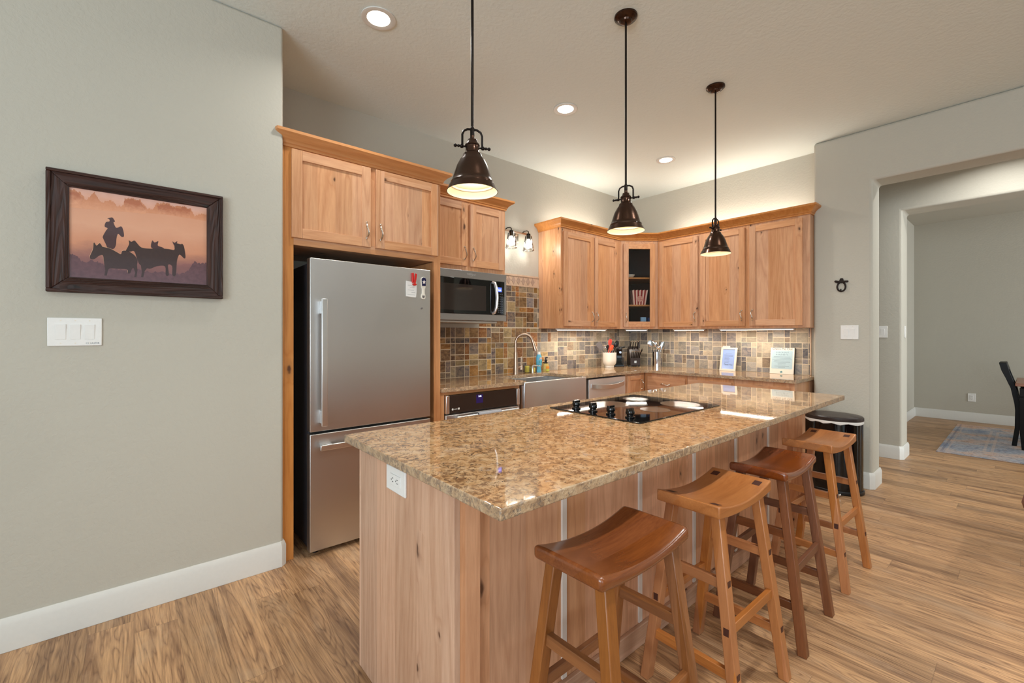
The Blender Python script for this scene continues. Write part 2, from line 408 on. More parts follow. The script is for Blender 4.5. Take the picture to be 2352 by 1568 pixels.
CHROME = plain('chrome', srgb(225, 225, 228), 0.08, 1.0)
BRONZE = plain('oil_rubbed_bronze', srgb(62, 40, 27), 0.26, 0.8, grain=0.25, gscale=30, coat=0.2)
BRONZE_BLACK = plain('dark_bronze', srgb(28, 20, 16), 0.35, 0.7)
SHADE_IN = plain('cream_enamel', srgb(238, 230, 210), 0.45)
BLACK = plain('black_plastic', srgb(16, 15, 15), 0.3)
BLACK_GLOSS = plain('black_gloss', srgb(9, 8, 8), 0.06)
MATTE_BLACK = plain('matte_black', srgb(22, 20, 20), 0.6)
BLACK_GLASS = plain('black_glass', srgb(6, 6, 7), 0.03, spec=0.7)
SMOKE_GLASS = plain('smoked_glass', srgb(46, 38, 34), 0.06, spec=0.6)
CERAMIC = plain('cream_ceramic', srgb(232, 224, 210), 0.25)
PLATE = plain('white_plastic', srgb(232, 230, 226), 0.35)
PLATE_DARK = plain('outlet_slot', srgb(70, 68, 66), 0.6)
GREY_FRIDGE = plain('fridge_side_grey', srgb(58, 58, 64), 0.4, 0.3)
RED = plain('red_plastic', srgb(196, 30, 24), 0.35); ORANGE = plain('orange_silicone', srgb(224, 88, 40), 0.4); CORAL = plain('coral_silicone', srgb(226, 70, 56), 0.4)
GREY_SIL = plain('grey_silicone', srgb(112, 104, 102), 0.5); NAVY = plain('navy_enamel', srgb(24, 22, 64), 0.3)
PAPER = plain('paper', srgb(226, 224, 220), 0.7); CREAM = plain('cream_card', srgb(232, 222, 206), 0.6)
GLASS = glassy('clear_glass'); CUP_GLASS = glassy('frosted_cup', (0.93, 0.94, 0.92, 1), 0.35, 0.2); SHADE_GLASS = glassy('sconce_glass', (0.86, 0.88, 0.87, 1), 2.2, 0.05); PANE = glassy('cabinet_pane', refl=0.55)
INK = plain('ink', srgb(58, 60, 70), 0.7); INK_SOFT = plain('faded_ink', srgb(108, 116, 128), 0.7)
BULB = plain('lit_bulb', srgb(255, 236, 200), 0.4, emit=8, ecol=srgb(255, 234, 204))
BULB_W = plain('lit_white_bulb', srgb(255, 246, 230), 0.4, emit=5, ecol=srgb(255, 244, 226))
DISC = plain('lit_downlight_lens', srgb(255, 252, 246), 0.4, emit=6, ecol=srgb(255, 250, 240))
STRIP = plain('lit_led_strip', srgb(255, 246, 226), 0.4, emit=6, ecol=srgb(255, 240, 214))
SCREEN = plain('lit_display', srgb(60, 80, 220), 0.3, emit=1.6, ecol=srgb(70, 90, 235))
SCREEN_W = plain('lit_digits', srgb(220, 228, 255), 0.3, emit=2.5, ecol=srgb(214, 222, 255))
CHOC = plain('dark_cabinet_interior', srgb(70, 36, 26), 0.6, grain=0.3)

# ------------------------------------------------------------------ the room
CZ = 3.05
def structure(name, mb, mats, bev=0.0, seg=3):
    return obj(name, mb, mats, None, bev, seg, origin=(0, 0, 0), kind='structure')
b = MB(); b.box(-3.9, 9.8, -5.5, 3.6, -0.05, 0.0); structure('floor', b, FLOOR)
b = MB(); b.box(-3.9, 5.0, -5.5, 3.6, CZ, CZ + 0.1); structure('ceiling', b, CEIL)
b = MB(); b.box(5.0, 9.8, -5.5, 3.6, CZ, CZ + 0.1); structure('ceiling_dining', b, WALL)
b = MB(); b.box(-3.7, 0.644, 2.752, 3.55, 0, CZ); structure('wall_left', b, WALL, 0.014)
b = MB(); b.box(0.644, 5.15, 3.411, 3.55, 0, CZ); structure('wall_back', b, WALL)
b = MB(); b.box(4.965, 5.15, 1.27, 3.411, 0, CZ); structure('wall_right', b, WALL)
b = MB(); b.prism([(1.286, 0), (1.286, CZ), (-5.3, CZ), (-5.3, 0), (-1.7, 0), (-1.7, 2.61), (0.86, 2.61), (0.86, 0)], 'x', 4.729, 5.0); structure('wall_front', b, WALL, 0.022)
b = MB(); b.prism([(3.55, 0), (3.55, CZ), (-5.3, CZ), (-5.3, 0), (-1.9, 0), (-1.9, 2.60), (0.865, 2.60), (0.865, 0)], 'x', 6.08, 6.40); structure('wall_hall', b, WALL, 0.022)
b = MB(); b.box(9.53, 9.7, -5.3, 1.4, 0, CZ); structure('wall_dining_far', b, WALL)
b = MB(); b.box(6.40, 9.53, 1.205, 1.4, 0, CZ); structure('wall_dining_left', b, WALL)
b = MB(); b.box(5.0, 6.08, 3.42, 3.55, 0, CZ); structure('wall_hall_end', b, WALL)
b = MB()      # rear wall of the living room with its wide window opening
b.prism([(-3.7, 0), (-3.7, CZ), (9.7, CZ), (9.7, 0), (9.2, 0.0), (9.2, 2.5), (6.9, 2.5), (6.9, 0), (6.05, 0), (6.05, 2.5), (5.02, 2.5), (5.02, 0), (1.3, 0), (1.3, 2.7), (-3.1, 2.7), (-3.1, 0)], 'y', -5.25, -5.1); structure('wall_rear', b, WALL)
b = MB(); b.prism([(2.752, 0), (2.752, CZ), (-5.1, CZ), (-5.1, 0), (-3.0, 0), (-3.0, 2.7), (0.6, 2.7), (0.6, 0)], 'x', -3.7, -3.55); structure('wall_side', b, WALL)
BP = [(0, 0), (0.017, 0), (0.017, 0.112), (0.011, 0.128), (0.006, 0.139), (0, 0.139)]
def baseboard(name, path):
    b = MB(); b.sweep(path, BP); structure(name, b, WHITE, 0.002)
baseboard('baseboard_left', [(-3.55, 2.752), (0.627, 2.752), (0.644, 2.768), (0.644, 2.788)])
baseboard('baseboard_right', [(4.729, 1.284), (4.729, 0.882), (4.751, 0.86), (5.0, 0.86)])
baseboard('baseboard_hall', [(6.08, 3.41), (6.08, 0.887), (6.102, 0.865), (6.40, 0.865)])
baseboard('baseboard_dining', [(6.41, 1.205), (9.53, 1.205), (9.53, -5.0)])

# ------------------------------------------------------------------ backsplash of mixed slate tiles
PAL_BROWN = [(172, 122, 74), (104, 92, 96), (140, 84, 50), (152, 138, 120), (186, 146, 90), (82, 76, 82), (160, 140, 108), (112, 80, 60), (126, 114, 112), (182, 158, 120), (86, 72, 70), (148, 114, 80), (120, 104, 94), (162, 100, 58)]
PAL_LED_GREY = [(150, 147, 146), (122, 120, 124), (170, 152, 130), (186, 168, 140), (100, 99, 108), (146, 122, 100), (160, 155, 148), (176, 160, 142), (132, 128, 122), (114, 112, 120), (190, 176, 152), (150, 140, 124)]  # greyer palette carrying the LED light on the corner and right-hand tiles
def slate(name='slate_tiles', sat=1.0, shift=0.0):
    m, nt, b = new_mat(name)
    at = node(nt, 'ShaderNodeAttribute', attribute_name='tone'); at2 = node(nt, 'ShaderNodeAttribute', attribute_name='tone2')
    pal = PAL_LED_GREY if 'grey' in name else PAL_BROWN
    c = ramp(nt, at.outputs['Fac'], [(i / len(pal), srgb(*p)) for i, p in enumerate(pal)], 'CONSTANT')
    tc = node(nt, 'ShaderNodeTexCoord')
    off = node(nt, 'ShaderNodeVectorMath', op='MULTIPLY_ADD'); cm = node(nt, 'ShaderNodeCombineXYZ')
    link(nt, at2.outputs['Fac'], cm.inputs[0]); link(nt, at.outputs['Fac'], cm.inputs[1]); link(nt, at2.outputs['Fac'], cm.inputs[2])
    link(nt, cm.outputs[0], off.inputs[0]); off.inputs[1].default_value = (11, 23, 37); link(nt, tc.outputs['Object'], off.inputs[2])
    n = noise(nt, vmul(nt, off.outputs[0], (1.0, 1.0, 1.7)), 15, 5, 0.68, 0.9); n2 = noise(nt, off.outputs[0], 60, 4, 0.6, 0.6)
    c = mix(nt, ramp(nt, n.outputs['Fac'], [(0.36, (0, 0, 0)), (0.66, (1, 1, 1))]), mix(nt, 0.30 if 'grey' in name else 0.45, c, srgb(70, 60, 54), 'MULTIPLY'), mix(nt, 0.30, c, srgb(206, 176, 130)))
    c = mix(nt, math_(nt, 'MULTIPLY', ramp(nt, n2.outputs['Fac'], [(0.55, (0, 0, 0)), (0.72, (1, 1, 1))]), 0.3), c, srgb(200, 178, 148))
    hs = node(nt, 'ShaderNodeHueSaturation'); link(nt, c, hs.inputs['Color']); hs.inputs['Saturation'].default_value = sat
    link(nt, math_(nt, 'ADD', 0.66, math_(nt, 'MULTIPLY', at2.outputs['Fac'], 0.66)), hs.inputs['Value'])
    link(nt, hs.outputs[0], b.inputs['Base Color']); b.inputs['Roughness'].default_value = 0.5
    bump(nt, b, n.outputs['Fac'], 0.7, 0.006)
    return m
SLATE = slate('slate_tiles', 1.12); SLATE_LED_GREY = slate('slate_tiles_led_grey', 0.9)
GROUT = plain('cream_grout', srgb(226, 208, 180), 0.8, grain=0.1)
TRAV = plain('travertine_border', srgb(206, 178, 152), 0.6, grain=0.35, gscale=40)
TRAV2 = plain('travertine_diamond', srgb(176, 150, 132), 0.6, grain=0.35, gscale=40)
UNIT = 0.0518; BLK = UNIT * 3
def tile_wall(name, label, segs, M, border=None, trim=None):
    """segs: (s0, s1, z0, z1) regions; local x runs along the wall, local -y faces the room"""
    rnd = random.Random(name)
    root = thing(name, label, 'backsplash', M @ Vector(((segs[0][0] + segs[0][1]) / 2, 0, segs[0][2])))
    g = MB(); g.M = M; t = MB(); t.M = M
    t2 = MB(); t2.M = M
    TL = [(q, q.bm.faces.layers.float.new('tone'), q.bm.faces.layers.float.new('tone2')) for q in (t, t2)]
    for (s0, s1, z0, z1) in segs:
        g.box(s0, s1, -0.0058, -0.0005, z0, z1)
        i0, i1 = math.floor(s0 / BLK), math.ceil(s1 / BLK); j0, j1 = math.floor((z0 - 0.914) / BLK), math.ceil((z1 - 0.914) / BLK)
        for i in range(i0, i1):
            for j in range(j0, j1):
                k = random.Random(i * 917 + j * 31 + (5 if 'right' in label else 0)).randrange(4)
                lay = [[(0, 0, 2, 2), (2, 0, 1, 2), (0, 2, 2, 1), (2, 2, 1, 1)], [(1, 0, 2, 2), (0, 0, 1, 2), (1, 2, 2, 1), (0, 2, 1, 1)],
                       [(0, 1, 2, 2), (2, 1, 1, 2), (0, 0, 2, 1), (2, 0, 1, 1)], [(1, 1, 2, 2), (0, 1, 1, 2), (1, 0, 2, 1), (0, 0, 1, 1)]][k]
                for (a, c, w_, h_) in lay:
                    gp = 0.0033
                    xa, xb = i * BLK + a * UNIT + gp, i * BLK + (a + w_) * UNIT - gp
                    za, zb = 0.914 + j * BLK + c * UNIT + gp, 0.914 + j * BLK + (c + h_) * UNIT - gp
                    xa, xb, za, zb = max(xa, s0), min(xb, s1), max(za, z0), min(zb, z1)
                    if xb - xa < 0.008 or zb - za < 0.008: continue
                    d = 0.007 + rnd.random() * 0.0025; r1, r2 = rnd.random(), rnd.random()
                    grey = 'right' in label or xa > 3.05 + rnd.random() * 0.5
                    tm, lt, lt2 = TL[1 if grey else 0]
                    for f in tm.box(xa, xb, -d, -0.005, za, zb):
                        if f: f[lt] = r1; f[lt2] = r2
    obj('grout', g, GROUT, root)
    for q, m_ in ((t, SLATE), (t2, SLATE_LED_GREY)):
        if len(q.bm.faces): obj('slate_tile', q, m_, root, kind='stuff')
    if border:
        s0, s1, z0, z1 = border; q = MB(); q.M = M
        q.box(s0, s1, -0.008, -0.0005, z0, z1, 0)
        q.box(s0, s1, -0.014, -0.006, z1 - 0.018, z1, 0); q.box(s0, s1, -0.011, -0.006, z0, z0 + 0.012, 0)
        zc = (z0 + 0.012 + z1 - 0.018) / 2; hh = (z1 - 0.018 - z0 - 0.012) / 2 - 0.004; st = 0.066; n = int((s1 - s0) / st) + 1
        for k in range(n):
            c = s0 + st * (k + 0.5)
            if c + st / 2 > s1: break
            q.prism([(c - st * 0.42, zc), (c, zc - hh), (c + st * 0.42, zc), (c, zc + hh)], 'y', -0.011, -0.007, 1)
        obj('diamond_border', q, [TRAV, TRAV2], root, label='pale travertine border strip with a row of diamonds')
    if trim:
        s0, s1, z0, z1 = trim; q = MB(); q.M = M; q.box(s0, s1, -0.012, -0.0005, z0, z1); obj('edge_strip', q, TRAV, root, 0.004)
    return root
YB, XR = 3.411, 4.965
tile_wall('tile_backsplash', 'slate mosaic backsplash behind the sink and below the microwave', [(1.70, XR - 0.012, 0.914, 1.3695), (2.4995, 3.2835, 1.3695, 1.80)],
          Matrix.Translation((0, YB, 0)), border=(2.4995, 3.2835, 1.80, 1.92))
MR = Matrix.Translation((XR, YB, 0)) @ Matrix.Rotation(-PI / 2, 4, 'Z')
tile_wall('tile_backsplash', 'slate mosaic backsplash on the right wall behind the two framed notices', [(0.012, 2.032, 0.914, 1.3695)], MR, trim=(2.033, 2.048, 0.914, 1.3695))

# ------------------------------------------------------------------ cabinets
def bow_pull(parent, M, u, z, horiz=False, L=0.10, proud=0.02):
    """twisted bow pull; M is the cabinet front frame (x along, -y outward)"""
    h = MB(); h.M = M
    P = []; R = []
    for i in range(13):
        t = i / 12; a = (t - 0.5) * L; out = proud + 0.004 + 0.026 * math.sin(PI * t) ** 0.7
        wob = 0.006 * math.sin(2 * PI * t)
        P.append((u + a, -out, z + wob) if horiz else (u + wob, -out, z + a))
        R.append(0.0048 - 0.0012 * math.cos(4 * PI * t) * (1 if 0.1 < t < 0.9 else 0))
    h.tube(P, R, 8)
    for e in (-0.5, 0.5):
        p = (u + e * L, -proud, z) if horiz else (u, -proud, z + e * L)
        h.ball((p[0], p[1] - 0.004, p[2]), (0.0075, 0.006, 0.0075), 10)
    return obj('handle', h, NICKEL, parent)

def shaker(root, M, u0, u1, z0, z1, hx, name='door', handle=None, hz='low', mats=ALDER, glass=False, stile=0.058, hmat=None):
    d = MB(); d.M = M; T = 0.021
    d.box(u0, u0 + stile, -T, -0.001, z0, z1, 0); d.box(u1 - stile, u1, -T, -0.001, z0, z1, 0)
    d.box(u0 + stile, u1 - stile, -T, -0.001, z0, z0 + stile, 1); d.box(u0 + stile, u1 - stile, -T, -0.001, z1 - stile, z1, 1)
    if not glass:
        d.box(u0 + stile - 0.004, u1 - stile + 0.004, -T + 0.010, -0.002, z0 + stile - 0.004, z1 - stile + 0.004, 0)
    o = obj(name, d, [mats['z'], mats[hx]], root, 0.0018)
    if glass:
        g = MB(); g.M = M; g.box(u0 + stile - 0.004, u1 - stile + 0.004, -0.010, -0.007, z0 + stile - 0.004, z1 - stile + 0.004)
        obj('glass_pane', g, PANE, o)
    if handle:
        u = u0 + 0.03 if handle == 'l' else u1 - 0.03
        z = z0 + 0.105 if hz == 'low' else z1 - 0.105
        bow_pull(o, M, u, z)
    return o

def drawer_front(root, M, u0, u1, z0, z1, hx, handle=True):
    d = MB(); d.M = M; d.box(u0, u1, -0.021, -0.001, z0, z1)
    o = obj('drawer', d, [ALDER[hx]], root, 0.002)
    if handle: bow_pull(o, M, (u0 + u1) / 2, (z0 + z1) / 2, horiz=True)
    return o

CROWN = [(0, 0), (0.010, 0.0), (0.010, 0.012), (0.017, 0.018), (0.017, 0.024), (0.024, 0.034), (0.038, 0.048), (0.054, 0.058), (0.063, 0.066), (0.063, 0.082), (0, 0.082)]
def crown(parent, path, z, name='crown_molding', ax='x', **k):
    b = MB(); b.sweep(path, [(o, z + h) for o, h in CROWN])
    return obj(name, b, ALDER_TRIM[ax], parent, 0.001, **k)

# refrigerator surround
PY = 2.79
R = thing('refrigerator_cabinet', 'tall knotty alder surround cabinet with two doors over the refrigerator', 'cabinet', (1.17, 3.1, 0))
b = MB(); b.box(0.6445, 0.66, PY, 3.40, 0, 2.42); b.box(0.658, 0.707, PY - 0.001, PY + 0.02, 0, 2.42); obj('side_panel', b, ALDER_TRIM['z'], R, 0.001)
b = MB(); b.box(1.641, 1.697, PY, PY + 0.02, 0, 2.42); b.box(1.678, 1.6985, PY + 0.02, 3.40, 0, 2.42); b.box(1.641, 1.66, PY + 0.02, 3.40, 0, 1.83); obj('side_panel', b, ALDER_TRIM['z'], R, 0.001)
b = MB(); b.box(0.707, 1.641, PY, PY + 0.02, 1.832, 1.885, 1); b.box(0.707, 1.641, PY, PY + 0.02, 2.37, 2.42, 1); b.box(1.150, 1.215, PY, PY + 0.02, 1.885, 2.37, 0)
b.box(0.66, 1.678, PY + 0.02, 3.40, 1.834, 1.85, 1); b.box(0.66, 1.678, PY + 0.02, 3.40, 2.40, 2.42, 1); b.box(0.66, 1.678, 3.385, 3.40, 1.85, 2.40, 0)
obj('face_frame', b, [ALDER['z'], ALDER['x']], R)
MF = Matrix.Translation((0, PY, 0))
shaker(R, MF, 0.693, 1.166, 1.872, 2.385, 'x', handle='r'); shaker(R, MF, 1.200, 1.668, 1.872, 2.385, 'x', handle='l')
crown(R, [(0.658, PY), (0.6581, PY - 0.0004), (1.6985, PY - 0.0004), (1.6985, 3.40)], 2.395)

# microwave cabinet
MY = 3.02
R = thing('wall_cabinet', 'knotty alder two-door cabinet directly above the microwave', 'cabinet', (2.1, 3.2, 1.832))
b = MB(); b.box(1.70, 2.498, MY, 3.409, 1.833, 2.42); obj('cabinet_box', b, ALDER['z'], R, 0.001)
MM = Matrix.Translation((0, MY, 0))
shaker(R, MM, 1.722, 2.083, 1.868, 2.385, 'x', handle='r'); shaker(R, MM, 2.113, 2.470, 1.868, 2.385, 'x', handle='l')
crown(R, [(1.70, MY), (2.498, MY), (2.498, 3.409)], 2.40)

# upper cabinets: left run, corner, right run
UZ0, UZ1 = 1.37, 2.405
UX0, UY = 3.285, 3.085
CA, CB = Vector((4.29, 3.085)), Vector((4.64, 2.815))
UX, UYE = 4.64, 1.287
R = thing('wall_cabinet', 'two-door knotty alder wall cabinet right of the sink light', 'cabinet', (3.79, 3.25, UZ0))
b = MB(); b.box(UX0, CA.x - 0.002, UY, 3.409, UZ0, UZ1); obj('cabinet_box', b, ALDER['z'], R, 0.001)
MU = Matrix.Translation((0, UY, 0))
shaker(R, MU, 3.317, 3.787, 1.392, 2.358, 'x', handle='r'); shaker(R, MU, 3.803, 4.225, 1.392, 2.358, 'x', handle='l')

R = thing('corner_cabinet', 'diagonal corner wall cabinet with a glazed door and shelves', 'cabinet', (4.62, 3.1, UZ0))
dv = (CB - CA); ang = math.atan2(dv.y, dv.x); LEN = dv.length
MC = Matrix.Translation((CA.x, CA.y, 0)) @ Matrix.Rotation(ang, 4, 'Z')
b = MB(); b.M = MC
for u0, u1 in ((0.0, 0.055), (LEN - 0.055, LEN)): b.box(u0, u1, 0.0, 0.018, UZ0, UZ1, 0)
b.box(0.055, LEN - 0.055, 0.0, 0.018, UZ0, UZ0 + 0.045, 1); b.box(0.055, LEN - 0.055, 0.0, 0.018, UZ1 - 0.06, UZ1, 1)
obj('face_frame', b, [ALDER['z'], ALDER['x']], R)
inner = [(CA.x, CA.y + 0.006), (CB.x + 0.006, CB.y), (4.962, 2.815), (4.962, 3.408), (4.29, 3.408)]
b = MB()
for z in (UZ0, UZ1 - 0.016): b.prism(inner, 'z', z, z + 0.016)
for (p, q) in ((inner[1], inner[2]), (inner[2], inner[3]), (inner[3], inner[4]), (inner[4], inner[0])):
    a_, c_ = Vector(p), Vector(q); t_ = (c_ - a_).normalized(); nrm = Vector((-t_.y, t_.x)) * 0.012
    b.prism([tuple(a_), tuple(c_), tuple(c_ + nrm), tuple(a_ + nrm)], 'z', UZ0, UZ1)
obj('cabinet_box', b, CHOC, R)
SHZ = (1.655, 1.975)
for z in SHZ:
    b = MB(); sh = [(4.325, 3.105), (4.655, 2.85), (4.94, 2.85), (4.94, 3.39), (4.325, 3.39)]; b.prism(sh, 'z', z - 0.018, z); obj('shelf', b, ALDER_TRIM['x'], R, 0.001)
shaker(R, MC, 0.031, LEN - 0.036, 1.395, 2.358, 'x', handle='l', glass=True, stile=0.061)

MRT = Matrix.Translation((UX, 0, 0)) @ Matrix.Rotation(-PI / 2, 4, 'Z')        # local x = -Y
R = thing('wall_cabinet', 'single-door knotty alder wall cabinet between the glazed corner and a double cabinet', 'cabinet', (4.8, 2.56, UZ0))
b = MB(); b.box(UX, 4.963, 2.312, CB.y - 0.002, UZ0, UZ1); obj('cabinet_box', b, ALDER['z'], R, 0.001)
shaker(R, MRT, -2.785, -2.325, 1.392, 2.372, 'y', handle='r')
R = thing('wall_cabinet', 'wide two-door knotty alder wall cabinet at the end of the right wall', 'cabinet', (4.8, 1.8, UZ0))
b = MB(); b.box(UX, 4.963, UYE, 2.310, UZ0, UZ1); obj('cabinet_box', b, ALDER['z'], R, 0.001)
shaker(R, MRT, -2.300, -1.842, 1.392, 2.372, 'y', handle='r'); shaker(R, MRT, -1.800, -1.343, 1.392, 2.372, 'y', handle='l')
o = crown(None, [(UX0, 3.408), (UX0, UY), (CA.x, CA.y), (CB.x, CB.y), (UX, UYE), (4.727, UYE)], 2.395, ax='x', origin=(4.2, 2.8, 2.395))
tag(o, 'stepped alder crown molding running along the top of the corner wall cabinets', 'molding')

# ------------------------------------------------------------------ base cabinets and counters
FZ = 0.884
def base_box(root, x0, x1, y0, y1, toe=None, mat=None):
    b = MB(); b.box(x0, x1, y0, y1, 0.10, FZ - 0.002)
    return obj('cabinet_box', b, mat or ALDER['z'], root, 0.001)
BY = 2.80
R = thing('base_cabinet', 'alder oven cabinet under the counter beside the refrigerator panel', 'cabinet', (2.08, 3.1, 0))
b = MB(); b.box(1.70, 1.735, BY, BY + 0.02, 0, FZ - 0.002, 0); b.box(2.463, 2.475, BY, BY + 0.02, 0, FZ - 0.002, 0); b.box(1.735, 2.463, BY, BY + 0.02, 0.858, FZ - 0.002, 1)
obj('face_frame', b, [ALDER_TRIM['z'], ALDER_TRIM['x']], R, 0.001)
b = MB(); b.box(1.70, 1.716, BY + 0.02, 3.40, 0.0, FZ - 0.002); b.box(2.460, 2.475, BY + 0.02, 3.40, 0.0, FZ - 0.002); b.box(1.716, 2.460, 3.38, 3.40, 0.0, FZ - 0.002); b.box(1.735, 2.46, BY + 0.01, BY + 0.03, 0.0, 0.10); obj('side_panel', b, ALDER_TRIM['z'], R)
R = thing('base_cabinet', 'narrow alder base cabinet with one door right of the dishwasher', 'cabinet', (4.15, 3.1, 0))
base_box(R, 3.985, 4.343, BY, 3.40); b = MB(); b.box(3.985, 4.343, BY + 0.07, BY + 0.09, 0, 0.10); obj('toe_kick', b, ALDER_TRIM['x'], R)
shaker(R, Matrix.Translation((0, BY, 0)), 3.998, 4.287, 0.13, 0.862, 'x', handle='r', hz='high', stile=0.05)
MBR = Matrix.Translation((4.345, 0, 0)) @ Matrix.Rotation(-PI / 2, 4, 'Z')
for (ya, yb, lab, hd) in ((2.798, 2.297, 'alder drawer base cabinet nearest the kitchen corner under the right counter', True), (2.295, 1.830, 'alder drawer base cabinet in the middle of the right counter', False), (1.828, 1.320, 'alder drawer base cabinet at the end of the right counter', False)):
    R = thing('base_cabinet', lab, 'cabinet', (4.65, (ya + yb) / 2, 0))
    b = MB(); b.box(4.345, 4.96, yb, ya, 0.10, FZ - 0.002); obj('cabinet_box', b, ALDER['z'], R, 0.001)
    b = MB(); b.box(4.42, 4.44, yb, ya, 0, 0.10); obj('toe_kick', b, ALDER_TRIM['y'], R)
    drawer_front(R, MBR, -ya + (0.045 if hd else 0.014), -yb - (0.016 if yb > 1.5 else 0.035), 0.70, 0.845, 'y', True)
    mid = (ya + yb) / 2
    shaker(R, MBR, -ya + (0.045 if hd else 0.014), -yb - (0.016 if yb > 1.5 else 0.035), 0.13, 0.675, 'y', handle='r', hz='high')

# perimeter countertop (L shape, cut out for the apron sink)
SX0, SX1, SYB = 2.492, 3.268, 3.235
def arc(cx, cy, r, a0, a1, n=6): return [(cx + r * math.cos(a0 + (a1 - a0) * i / n), cy + r * math.sin(a0 + (a1 - a0) * i / n)) for i in range(n + 1)]
out = [(1.70, 3.408), (1.70, 2.765), (SX0 + 0.02, 2.765)]
out += arc(SX0 + 0.02, 2.785, 0.02, -PI / 2, 0, 4)[1:]
out += [(SX0 + 0.04, SYB - 0.05)] + arc(SX0 + 0.09, SYB - 0.05, 0.05, PI, PI / 2, 5)[1:]
out += [(SX1 - 0.09, SYB)] + arc(SX1 - 0.09, SYB - 0.05, 0.05, PI / 2, 0, 5)[1:]
out += [(SX1 - 0.04, 2.785)] + arc(SX1 - 0.02, 2.785, 0.02, PI, 1.5 * PI, 4)[1:]
out += [(4.292, 2.765), (4.317, 2.74), (4.317, 1.302), (4.727, 1.302), (4.727, 1.305), (4.960, 1.305), (4.960, 3.408)]
b = MB(); b.prism(out, 'z', FZ, 0.914, 0, 1); o = obj('countertop', b, [GRANITE, GRANITE_EDGE], None, 0.004, 3, origin=(1.7, 3.4, FZ)); tag(o, 'L-shaped brown granite countertop around the sink along both walls', 'countertop')

# island
IX0, IX1, IY0, IY1 = 0.63, 3.50, 0.778, 1.757
R = thing('island_cabinet', 'large kitchen island base of pale alder boards with an outlet on its end', 'island', (2.0, 1.4, 0))
b = MB(); b.box(0.68, 0.70, 1.045, 1.728, 0, FZ - 0.001); obj('end_panel', b, RAW['z'], R, 0.001)
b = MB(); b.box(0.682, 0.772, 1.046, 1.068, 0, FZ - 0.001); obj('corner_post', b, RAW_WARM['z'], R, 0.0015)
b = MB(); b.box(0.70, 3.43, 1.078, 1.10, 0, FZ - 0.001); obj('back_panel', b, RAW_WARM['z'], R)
b = MB(); b.box(3.395, 3.45, 0.985, 1.10, 0, FZ - 0.001); obj('corner_post', b, ALDER['z'], R, 0.0015)
b = MB(); b.box(3.43, 3.45, 1.10, 1.728, 0, FZ - 0.001); obj('end_panel', b, RAW['z'], R, 0.001)
b = MB(); b.box(0.70, 3.43, 1.70, 1.727, 0.0, FZ - 0.001); obj('kitchen_side', b, ALDER['z'], R)
BATTEN_GLINT = plain('batten_glint', srgb(224, 214, 204), 0.35)  # paled to stand for window reflections on the batten edges
for x in (1.161, 1.634, 2.10, 2.576, 3.05):
    b = MB(); b.box(x - 0.012, x + 0.012, 1.071, 1.0785, 0.09, FZ - 0.001); obj('batten', b, BATTEN_GLINT, R, 0.001)
b = MB(); b.box(0.772, 3.395, 1.060, 1.078, 0.0, 0.085); obj('base_trim', b, RAW['x'], R, 0.003)
o = MB(); o.box(0.672, 0.6798, 1.325, 1.465, 0.773, 0.857)
OP = obj('outlet_plate', o, PLATE, R, 0.0025, label='white horizontal outlet plate')
o = MB(); o.box(0.669, 0.673, 1.355, 1.430, 0.796, 0.834); 
obj('receptacle', o, PLATE, OP, 0.001)
o = MB()
for yy in (1.375, 1.408):
    for dz in (-0.006, 0.006): o.box(0.6684, 0.6694, yy - 0.004, yy + 0.004, 0.815 + dz - 0.0012, 0.815 + dz + 0.0012)
    o.box(0.6684, 0.6694, yy + 0.008, yy + 0.012, 0.813, 0.817)
obj('slot', o, PLATE_DARK, OP)
b = MB(); b.box(IX0, IX1, IY0, IY1, FZ, 0.914, 0)
for f in b.bm.faces:
    if 0.886 < f.calc_center_median().z < 0.912: f.material_index = 1
o = obj('countertop', b, [GRANITE, GRANITE_EDGE], None, 0.004, 3); tag(o, 'long polished tan granite slab topping the kitchen island', 'countertop')

# cooktop
R = thing('cooktop', 'black glass electric cooktop set into the island granite', 'cooktop', (2.08, 1.39, 0.914))
b = MB(); b.box(1.690, 2.462, 1.112, 1.668, 0.9145, 0.920); obj('glass_top', b, BLACK_GLASS, R, 0.002)
BURN_SHEEN = plain('etched_burner_sheen', srgb(92, 78, 66), 0.12, spec=0.9)  # brown tone stands for light reflected off the textured element
RINGM = plain('etched_burner_ring', srgb(116, 104, 92), 0.2, 0.1)
for (x, y, r) in ((2.02, 1.52, 0.105), (2.30, 1.545, 0.075), (2.05, 1.26, 0.075), (2.32, 1.27, 0.105)):
    b = MB(); b.lathe([(r, 0.9201), (r, 0.9206), (r - 0.004, 0.9206), (r - 0.004, 0.9201)], (x, y, 0), 48); br_ = obj('burner', b, RINGM, R); b = MB(); b.lathe([(r - 0.004, 0.9201), (r - 0.004, 0.9203), (0.001, 0.9203)], (x, y, 0), 48); obj('burner_field', b, BURN_SHEEN, br_)
for y in (1.545, 1.435, 1.325, 1.215):
    b = MB(); b.lathe([(0.023, 0.9205), (0.023, 0.926), (0.016, 0.928), (0.016, 0.936)], (1.765, y, 0), 24, cap=True); k = obj('knob', b, BLACK_GLOSS, R, 0.001)
    b = MB(); b.lathe([(0.020, 0.936), (0.0215, 0.946), (0.019, 0.955)], (1.765, y, 0), 24, cap=True); b.box(1.765 - 0.022, 1.765 + 0.022, y - 0.008, y + 0.008, 0.944, 0.964); obj('knob_grip', b, BLACK_GLOSS, k, 0.002)

